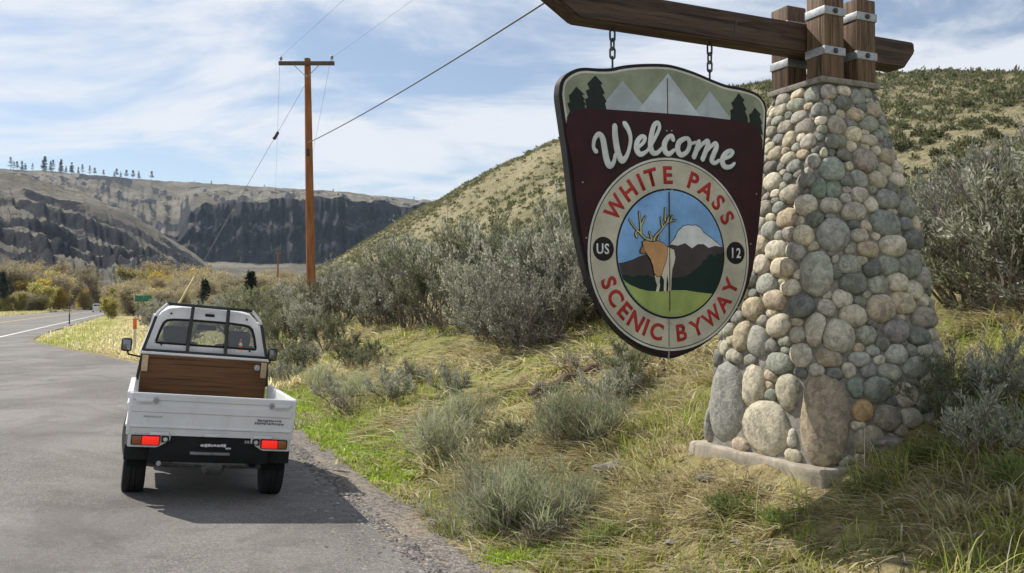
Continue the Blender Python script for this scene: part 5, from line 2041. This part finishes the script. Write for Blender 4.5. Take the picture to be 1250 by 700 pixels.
# chains from the beam
for s_ in (-2.048, -1.163):
    lx = s_ + 1.551
    ztop, zbot = 3.76 - 2.092, (3.462 if s_ < -1.5 else 3.452) - 2.092
    mktube('eye_bolt', [(lx, 0, ztop + .03), (lx, 0, ztop - .022)], .009, MATS['cable'], sign, 8)
    zc_ = ztop - .055
    for k in range(3):
        pts = []
        for j in range(16):
            a = 2 * PI * j / 16
            hx, hz_ = .021 * math.cos(a), .022 * math.sin(a) + (.020 if math.sin(a) >= 0 else -.020)
            pts.append((lx + (hx if k % 2 == 0 else 0), (hx if k % 2 else 0), zc_ + hz_))
        mktube('chain_link', pts, .0075, MATS['cable'], sign, 6, True)
        zc_ -= .066
    mktube('hanger_rod', [(lx, 0, zc_ + .045), (lx, 0, zbot)], .008, MATS['cable'], sign, 8)

# ------------------------------------------------------------------ small white pickup (local: x right, y forward, z up, origin under the tailgate)
truck = empty('pickup_truck', (-2.727, 8.042, -.047))
truck.rotation_mode = 'XYZ'
Rm = Matrix.Rotation(.383, 3, 'Z') @ Matrix.Rotation(-.007, 3, 'X') @ Matrix.Rotation(.092, 3, 'Y')
truck.rotation_euler = Rm.to_euler('XYZ')
tag(truck, 'small white flatbed pickup truck with black headache rack parked on the lay-by', 'truck')
t = NT('truck_white')
w = t.coord()
c = t.ramp(t.noise(3, 6, .6, w), .3, .7, (.66, .67, .67), (.76, .76, .75))
c = t.mix(t.math('MULTIPLY', t.step(t.noise(5, 9, .75, t.coord('Object', (1, 1, .35))), .52, .72), .35), c, (.42, .39, .34))
t.set(c, .38, spec=.5)
simple('truck_black', (.010, .010, .011), .6, var=.2, spec=.25)
simple('rack_black', (.012, .012, .013), .4, var=.1)
simple('rubber', (.009, .009, .009), .85, var=.25, scale=20, bump=.2)
simple('steel_grey', (.33, .33, .33), .45, .6, var=.25, scale=15)
simple('seat_cloth', (.03, .03, .033), .9, var=.2)
simple('lens_red', (.50, .010, .006), .35, var=.08)
lr = MATS['lens_red'].node_tree.nodes['Principled BSDF'].inputs
lr['Emission Color'].default_value = (1.0, .018, .006, 1)       # tail lamps are switched on
lr['Emission Strength'].default_value = .6
simple('lens_amber', (.28, .09, .02), .2, var=.08)
simple('lens_clear', (.55, .55, .55), .15)
simple('sticker_white', (.70, .70, .72), .5)
simple('mark_grey', (.16, .17, .19), .5)
simple('pale_lumber', (.42, .30, .18), .8, var=.25, scale=9)
wood('ply_wood', (.085, .040, .016), (.15, .070, .025), 'x', .65)
t = NT('window_glass')
gl = t.new('ShaderNodeBsdfGlossy'); gl.inputs['Roughness'].default_value = .03
tr = t.new('ShaderNodeBsdfTransparent'); tr.inputs[0].default_value = (.72, .76, .76, 1)
fr_ = t.new('ShaderNodeFresnel'); fr_.inputs[0].default_value = 1.5
mx = t.new('ShaderNodeMixShader')
ad = t.math('ADD', fr_.outputs[0], .04)
t.l.new(ad, mx.inputs[0]); t.l.new(tr.outputs[0], mx.inputs[1]); t.l.new(gl.outputs[0], mx.inputs[2])
t.l.new(mx.outputs[0], t.out.inputs[0])
W_, B_ = MATS['truck_white'], MATS['truck_black']

# chassis
bm = bmesh.new()
for s in (-.34, .34): box(bm, (s, 1.65, .43), (.07, 3.1, .10), .01)
for yy in (.25, 1.1, 1.9, 2.8): box(bm, (0, yy, .43), (.66, .06, .08), .008)
obj('chassis_frame', bm, B_, truck)
# bed
bm = bmesh.new()
box(bm, (0, .985, .655), (1.37, 1.90, .03), .004)
for k in range(11): box(bm, (-.6 + .12 * k, .985, .674), (.05, 1.86, .012), .004)
obj('bed_floor', bm, W_, truck)
bm = bmesh.new()
box(bm, (0, .985, .615), (1.36, 1.90, .05), .006)
obj('bed_sill', bm, W_, truck)


def gate(name, length, loc, rotz):
    """folding bed gate: pressed panel, rolled top rail, ribs; outer side at -y"""
    root_bm = bmesh.new()
    sec = [(0, .582), (-.006, .640), (-.022, .650), (-.022, .660), (-.010, .668), (-.010, .775), (-.022, .786), (-.024, .842), (-.012, .852), (-.008, .882), (-.026, .890), (-.030, .935), (-.022, .945),
           (.016, .945), (.022, .935), (.022, .60), (.014, .582)]
    A_ = [root_bm.verts.new((-length / 2, p[0], p[1])) for p in sec]
    C_ = [root_bm.verts.new((length / 2, p[0], p[1])) for p in sec]
    root_bm.faces.new(A_); root_bm.faces.new(C_[::-1])
    for i in range(len(sec)):
        j = (i + 1) % len(sec)
        root_bm.faces.new((A_[i], C_[i], C_[j], A_[j]))
    bmesh.ops.recalc_face_normals(root_bm, faces=root_bm.faces)
    return obj(name, root_bm, W_, truck, loc, (0, 0, rotz), ang=.45)


tg = gate('tailgate', 1.36, (0, .0, 0), 0)
sl_ = gate('side_gate', 1.88, (-.70, .985, 0), -PI / 2)
sr_ = gate('side_gate', 1.88, (.70, .985, 0), PI / 2)
for s in (-1, 1):
    mkbox('corner_post', (s * .692, .012, .76), (.035, .045, .36), W_, truck, .006)
    mkbox('latch', (s * .585, -.040, .885), (.14, .022, .034), W_, tg, .008)
    mkbox('latch_hook', (s * .49, -.036, .885), (.025, .014, .05), MATS['steel_grey'], tg, .004)
    mkbox('hinge', (s * .44, -.028, .598), (.16, .022, .026), W_, tg, .006)
mkbox('hinge', (0, -.028, .598), (.14, .022, .026), W_, tg, .006)
# small worn markings on the tailgate: illegible dark dashes as in the picture
random.seed(12)
bm = bmesh.new()
for row, z_ in enumerate((.748, .722)):
    xx = .38 if row == 0 else .36
    while xx < (.58 if row == 0 else .60):
        wd = random.uniform(.012, .026)
        box(bm, (xx + wd / 2, -.0125, z_ + random.uniform(-.003, .003)), (wd, .004, random.uniform(.012, .022)), 0, (0, random.uniform(-.3, .3), 0))
        xx += wd + random.uniform(.003, .008)
obj('tailgate_marking', bm, MATS['mark_grey'], tg)
bm = bmesh.new()
xx = -.58
while xx < -.44:
    wd = random.uniform(.012, .022)
    box(bm, (xx + wd / 2, -.0122, .742), (wd, .004, .014), 0)
    xx += wd + .005
obj('tailgate_marking', bm, simple('mark_pale', (.38, .40, .43), .5), tg)

# rear: black panel, lamps in white brackets
mkbox('rear_panel', (0, .06, .465), (1.02, .05, .235), B_, truck, .008)
for s in (-1, 1):
    bm = bmesh.new()
    prism_xz(bm, [(s * .69, .59), (s * .69, .475), (s * .45, .475), (s * .345, .535), (s * .34, .59)], .0, .06)
    bmesh.ops.bevel(bm, geom=list(bm.edges), offset=.006, segments=2, affect='EDGES')
    br = obj('lamp_bracket', bm, W_, truck)
    lamp = mkbox('tail_light', (s * .545, -.012, .538), (.235, .04, .085), MATS['truck_black'], truck, .008)
    mkbox('red_lens', (s * .505, -.030, .538), (.14, .02, .072), MATS['lens_red'], lamp, .006)
    mkbox('amber_lens', (s * .617, -.030, .538), (.075, .02, .072), MATS['lens_amber'], lamp, .006)
    rl = mkbox('reversing_light', (s * .385, -.010, .550), (.062, .03, .055), MATS['truck_black'], truck, .008)
    bm = bmesh.new(); lathe(bm, [(-.036, .004), (-.034, .018), (-.024, .02)], 14, 'y', (s * .385, 0, .550))
    obj('lens', bm, MATS['lens_clear'], rl)
    mkbox('mud_flap', (s * .60, .115, .415), (.22, .012, .13), MATS['rubber'], truck, .004)
pl = mkbox('bumper_sticker', (.03, .030, .500), (.30, .012, .05), B_, truck, .003)
bm = bmesh.new()
xx = -.085
while xx < .13:
    wd = random.uniform(.012, .03)
    box(bm, (xx + wd / 2, .0235, .503 + random.uniform(-.002, .004)), (wd, .004, random.uniform(.016, .028)), 0)
    xx += wd + .004
for k in range(4): box(bm, (.135 + .012 * k, .0235, .482), (.009, .004, .014), 0)
obj('sticker_marking', bm, MATS['sticker_white'], pl)
mkbox('plate_bracket', (0.0, .02, .432), (.34, .03, .022), MATS['steel_grey'], truck, .005, (R_(20), 0, 0))
bm = bmesh.new()
for k in range(3): box(bm, (.30 + .022 * k, .0325, .545 + .0), (.016, .004, .026), 0)
obj('badge', bm, MATS['steel_grey'], truck)
mktube('axle', [(-.55, .55, .27), (.55, .55, .27)], .045, MATS['steel_grey'], truck, 10)
bm = bmesh.new(); lathe(bm, [(-.11, .05), (-.07, .11), (.07, .11), (.11, .05)], 16, 'x', (0.08, .55, .27)); obj('differential', bm, MATS['steel_grey'], truck)
mktube('exhaust_pipe', [(-.42, .02, .335), (-.40, .15, .335), (-.30, .22, .34), (.05, .24, .33)], .022, MATS['steel_grey'], truck, 10)
mktube('tow_bar', [(-.30, .10, .345), (-.05, .085, .338), (.32, .10, .345)], .020, MATS['steel_grey'], truck, 8)
bm = bmesh.new(); lathe(bm, [(-.30, .05), (-.28, .075), (.0, .075), (.02, .05)], 14, 'x', (-.05, .34, .36)); obj('muffler', bm, MATS['steel_grey'], truck)
for s in (-1, 1):
    mktube('leaf_spring', [(s * .42, .05, .40), (s * .42, .3, .30), (s * .42, .55, .265), (s * .42, .8, .30), (s * .42, 1.05, .40)], .025, B_, truck, 6)


def wheel(x, y, steer=0):
    s = 1 if x > 0 else -1
    r, w_ = .278, .195
    wr = bpy.data.objects.new('wheel', None)
    bm = bmesh.new()
    lathe(bm, [(-w_ * .48, r * .62), (-w_ / 2, r * .80), (-w_ * .46, r * .94), (-w_ * .36, r * .985), (-w_ * .16, r), (-w_ * .13, r * .965), (-w_ * .09, r * .965), (-w_ * .06, r), (w_ * .06, r), (w_ * .09, r * .965), (w_ * .13, r * .965), (w_ * .16, r),
               (w_ * .36, r * .985), (w_ * .46, r * .94), (w_ / 2, r * .80), (w_ * .48, r * .62)], 36, 'x')
    o = obj('wheel', bm, MATS['rubber'], truck, (x, y, r - .004), (0, 0, steer))
    bm = bmesh.new()
    lathe(bm, [(s * .02, .03), (s * .05, .05), (s * .045, r * .35), (s * .02, r * .5), (s * .06, r * .60), (s * .07, r * .64), (-s * .06, r * .64), (-s * .06, r * .58), (-s * .02, r * .5)], 28, 'x')
    obj('rim', bm, MATS['steel_grey'], o)


wheel(-.61, .50); wheel(.61, .50); wheel(-.62, 2.38, R_(14)); wheel(.62, 2.38, R_(14))
for s in (-1, 1):      # liners over the rear wheels
    bm = bmesh.new()
    pts = [(.50 + .32 * math.cos(PI * k / 8), .275 + .31 * math.sin(PI * k / 8)) for k in range(9)]
    va = [(bm.verts.new((s * .52, y0, z0)), bm.verts.new((s * .68, y0, z0))) for y0, z0 in pts]
    for k in range(8): bm.faces.new((va[k][0], va[k][1], va[k + 1][1], va[k + 1][0]))
    bmesh.ops.solidify(bm, geom=list(bm.faces), thickness=.008)
    obj('wheel_arch_liner', bm, MATS['rubber'], truck)
for s in (-1, 1):
    mkbox('side_skirt', (s * .62, 1.42, .50), (.10, .85, .16), B_, truck, .02)

# front of the bed: plywood board and its short lumber posts
mkbox('headboard', (0, 1.90, .93), (1.30, .022, .54), MATS['ply_wood'], truck, .004)
mkbox('headboard_rail', (0, 1.925, 1.215), (1.32, .03, .03), W_, truck, .005)
for s in (-1, 1):
    mkbox('lumber_block', (s * .615, 1.878, 1.105), (.06, .03, .17), MATS['pale_lumber'], truck, .004)
bm = bmesh.new(); lathe(bm, [(1.882, .035), (1.872, .03), (1.868, .012)], 14, 'y', (.545, 0, 1.13)); obj('tie_ring', bm, MATS['galv'], truck)

# headache rack of square black tube
def sq(name, p0, p1, w_=.032):
    p0, p1 = Vector(p0), Vector(p1)
    d = p1 - p0
    bm = bmesh.new()
    box(bm, (0, 0, 0), (w_, w_, d.length + w_ * .6), .004)
    o = obj(name, bm, MATS['rack_black'], truck, (p0 + p1) / 2)
    o.rotation_euler = d.to_track_quat('Z', 'Y').to_euler()
    return o


YR = 1.965
for s in (-1, 1):
    sq('rack_post', (s * .675, YR, .93), (s * .645, YR, 1.24))
    sq('rack_post', (s * .645, YR, 1.24), (s * .555, YR, 1.60))
    sq('rack_upright', (s * .20, YR, 1.235), (s * .185, YR, 1.755), .036)
    mktube('roof_gutter', [(s * .565, YR + .03, 1.585), (s * .535, YR + .03, 1.655), (s * .445, YR + .03, 1.752)], .017, W_, truck, 8)
sq('rack_bar', (-.645, YR, 1.24), (.645, YR, 1.24))
sq('rack_bar', (-.43, YR, 1.755), (.43, YR, 1.755))

# cab ------------------------------------------------------------
def outline(top=1.735, n=5):
    """rear outline of the cab, from lower left round to lower right (x, z)"""
    half = [(.675, .62), (.680, .95), (.668, 1.12), (.640, 1.26), (.590, 1.44), (.545, 1.57), (.50, 1.655), (.43, 1.705), (.30, 1.728), (.12, 1.738)]
    return [(-x_, z_) for x_, z_ in half] + [(x_, z_) for x_, z_ in half[::-1]]


def window(n):
    half = [(.528, 1.325), (.524, 1.35), (.512, 1.40), (.500, 1.45), (.485, 1.50), (.465, 1.545), (.43, 1.575), (.36, 1.588), (.22, 1.594), (.10, 1.596)]
    return [(-x_, z_) for x_, z_ in half] + [(x_, z_) for x_, z_ in half[::-1]]


OUTL, WIN = outline(), window(0)
YC = 2.02
bm = bmesh.new()
oa = [bm.verts.new((x_, YC + .02 + .05 * max(0, z_ - 1.1), z_)) for x_, z_ in OUTL]
ia = [bm.verts.new((x_ * 1.03, YC + .05 * max(0, z_ - 1.1), z_ + (.012 if z_ > 1.5 else -.004))) for x_, z_ in WIN]
ib = [bm.verts.new((x_, YC + .025 + .05 * max(0, z_ - 1.1), z_)) for x_, z_ in WIN]
n = len(oa)
# lower window edge joins the panel below
low_o = [bm.verts.new((x_, YC, 1.27)) for x_ in (-.50, .50)]
for i in range(n - 1):
    bm.faces.new((oa[i], oa[i + 1], ia[i + 1], ia[i]))
    bm.faces.new((ia[i], ia[i + 1], ib[i + 1], ib[i]))
bm.faces.new((ia[0], ia[-1], oa[-1], oa[0]))
bm.faces.new((ib[0], ib[-1], ia[-1], ia[0]))
for v in low_o: bm.verts.remove(v)
bmesh.ops.recalc_face_normals(bm, faces=bm.faces)
rear = obj('cab_rear_panel', bm, W_, truck, ang=.5)
# raised swage round the rear window, gasket, glass
def loop_tube(name, pts, r, mat, parent, y):
    return mktube(name, [(x_, y + .05 * max(0, z_ - 1.1), z_) for x_, z_ in pts], r, mat, parent, 6, True)


loop_tube('window_gasket', [(x_ * .995, z_) for x_, z_ in WIN], .013, MATS['rubber'], rear, YC + .002)
bm = bmesh.new()
vs = [bm.verts.new((x_ * .985, YC + .012 + .05 * max(0, z_ - 1.1), z_)) for x_, z_ in WIN]
bm.faces.new(vs)
bmesh.ops.triangulate(bm, faces=bm.faces)
obj('rear_window', bm, MATS['window_glass'], rear, smooth=False)
mkbox('vent', (0, YC + .022, 1.665), (.10, .02, .03), MATS['rubber'], rear, .008)
for p in [(-.47, 1.305), (.46, 1.305), (-.40, 1.652), (.40, 1.652)]:
    bm = bmesh.new(); lathe(bm, [(YC + .04, .012), (YC - .005 + (.03 if p[1] > 1.5 else 0), .010)], 8, 'y', (p[0], 0, p[1])); obj('bolt', bm, MATS['rubber'], rear)
# roof and rear corners
bm = bmesh.new()
ys = [(YC + .03, 0), (YC + .10, .018), (YC + .45, .03), (YC + .80, .012), (YC + .93, -.03)]
top = [p for p in OUTL if p[1] > 1.56]
rows = []
for y_, dz in ys:
    rows.append([bm.verts.new((x_, y_ + .03, z_ + dz * (1 if z_ > 1.68 else .4))) for x_, z_ in top])
for i in range(len(rows) - 1):
    for k in range(len(top) - 1):
        bm.faces.new((rows[i][k], rows[i][k + 1], rows[i + 1][k + 1], rows[i + 1][k]))
bmesh.ops.recalc_face_normals(bm, faces=bm.faces)
bmesh.ops.solidify(bm, geom=list(bm.faces), thickness=.02)
roof = obj('roof', bm, W_, truck, ang=.7)
for s in (-1, 1):
    mktube('rain_gutter', [(s * .53, YC + .04, 1.62), (s * .545, YC + .3, 1.625), (s * .55, YC + .9, 1.60)], .014, W_, roof, 6)
# doors below the belt, front face
bm = bmesh.new()
prof = [(YC + .02, .45), (YC + .02, 1.25), (2.95, 1.22), (3.10, 1.17), (3.20, 1.02), (3.235, .75), (3.22, .45)]
A_ = [bm.verts.new((-.685 if z_ < 1.1 else -.655, y_, z_)) for y_, z_ in prof]
C_ = [bm.verts.new((.685 if z_ < 1.1 else .655, y_, z_)) for y_, z_ in prof]
for i in (2, 3, 4, 5):
    bm.faces.new((A_[i], A_[i + 1], C_[i + 1], C_[i]))
bm.faces.new(A_); bm.faces.new(C_)
bmesh.ops.recalc_face_normals(bm, faces=bm.faces)
bmesh.ops.solidify(bm, geom=list(bm.faces), thickness=.02)
obj('cab_body', bm, W_, truck, ang=.7)
for s in (-1, 1):
    mktube('windscreen_pillar', [(s * .64, 3.0, 1.20), (s * .56, 2.80, 1.63)], .024, W_, truck, 8)
    mktube('door_pillar', [(s * .655, YC + .05, 1.2), (s * .545, YC + .07, 1.60)], .028, W_, truck, 8)
    bm = bmesh.new()
    f_ = [bm.verts.new(v) for v in ((s * .662, YC + .08, 1.22), (s * .655, 2.96, 1.20), (s * .572, 2.80, 1.60), (s * .565, YC + .10, 1.60))]
    bm.faces.new(f_)
    obj('side_window', bm, MATS['window_glass'], truck, smooth=False)
    # mirrors
    m_ = mktube('mirror_arm', [(s * .66, 2.92, 1.12), (s * .80, 2.95, 1.14), (s * .83, 2.95, 1.22)], .012, B_, truck, 6)
    bm = bmesh.new(); box(bm, (s * .83, 2.94, 1.25), (.115, .05, .155), .025, None, 3)
    mh = obj('mirror', bm, B_, truck)
    mkbox('mirror_glass', (s * .83, 2.912, 1.25), (.085, .004, .12), simple('mirror_%d' % (s > 0), (.2, .21, .23), .2, 1.0, var=.02), mh, .0015)
bm = bmesh.new()
f_ = [bm.verts.new(v) for v in ((-.63, 3.0, 1.21), (.63, 3.0, 1.21), (.55, 2.82, 1.64), (-.55, 2.82, 1.64))]
bm.faces.new(f_)
obj('windscreen', bm, MATS['window_glass'], truck, smooth=False)
mkbox('dashboard', (0, 2.90, 1.10), (1.24, .22, .16), MATS['seat_cloth'], truck, .04)
bm = bmesh.new(); lathe(bm, [(-.012, .16), (0, .185), (.012, .16)], 24, 'y', (0, 0, 0))
bmesh.ops.delete(bm, geom=[f for f in bm.faces if len(f.verts) > 4], context='FACES')
obj('steering_wheel', bm, MATS['seat_cloth'], truck, (.30, 2.72, 1.20), (R_(-50), 0, 0))
for s in (-1, 1):
    mkbox('seat_back', (s * .31, 2.17, 1.05), (.46, .12, .62), MATS['seat_cloth'], truck, .05, (R_(6), 0, 0))
    mkbox('seat_cushion', (s * .31, 2.42, .80), (.48, .46, .14), MATS['seat_cloth'], truck, .05)
    mkbox('headrest', (s * .33, 2.14, 1.43), (.27, .09, .17), MATS['seat_cloth'], truck, .04)
mkbox('rear_view_mirror', (0.02, 2.74, 1.52), (.22, .04, .06), MATS['seat_cloth'], truck, .015)
mkbox('cab_floor', (0, 2.6, .56), (1.30, 1.10, .05), B_, truck, .01)
# small orange traffic cone standing behind the seats, seen through the glass
cone = empty('traffic_cone', tuple(truck.location + Rm @ Vector((.36, 2.062, 1.305))), truck.rotation_euler)
bm = bmesh.new(); lathe(bm, [(0, .038), (.012, .038), (.013, .028), (.13, .008)], 16, 'z'); obj('cone_body', bm, MATS['orange_paint'], cone)
bm = bmesh.new(); lathe(bm, [(.055, .0235), (.085, .0172)], 16, 'z'); obj('stripe', bm, MATS['sticker_white'], cone)
tag(cone, 'small orange cone behind the seat, seen through the truck rear window', 'cone')

# ------------------------------------------------------------------ the air of the valley
t = NT('air')
t.n.remove(t.b)
pv = t.new('ShaderNodeVolumePrincipled')
pv.inputs['Color'].default_value = (.62, .78, 1.0, 1)
pv.inputs['Density'].default_value = HAZE
pv.inputs['Anisotropy'].default_value = .2
t.l.new(pv.outputs[0], t.out.inputs['Volume'])
bm = bmesh.new()
box(bm, (0, 2200, 190), (12000, 7400, 420))
hz_ = obj('haze', bm, t.m, None, smooth=False)
hz_['kind'] = 'stuff'
hz_['label'] = 'thin pale blue haze filling the canyon valley'
hz_['category'] = 'haze'
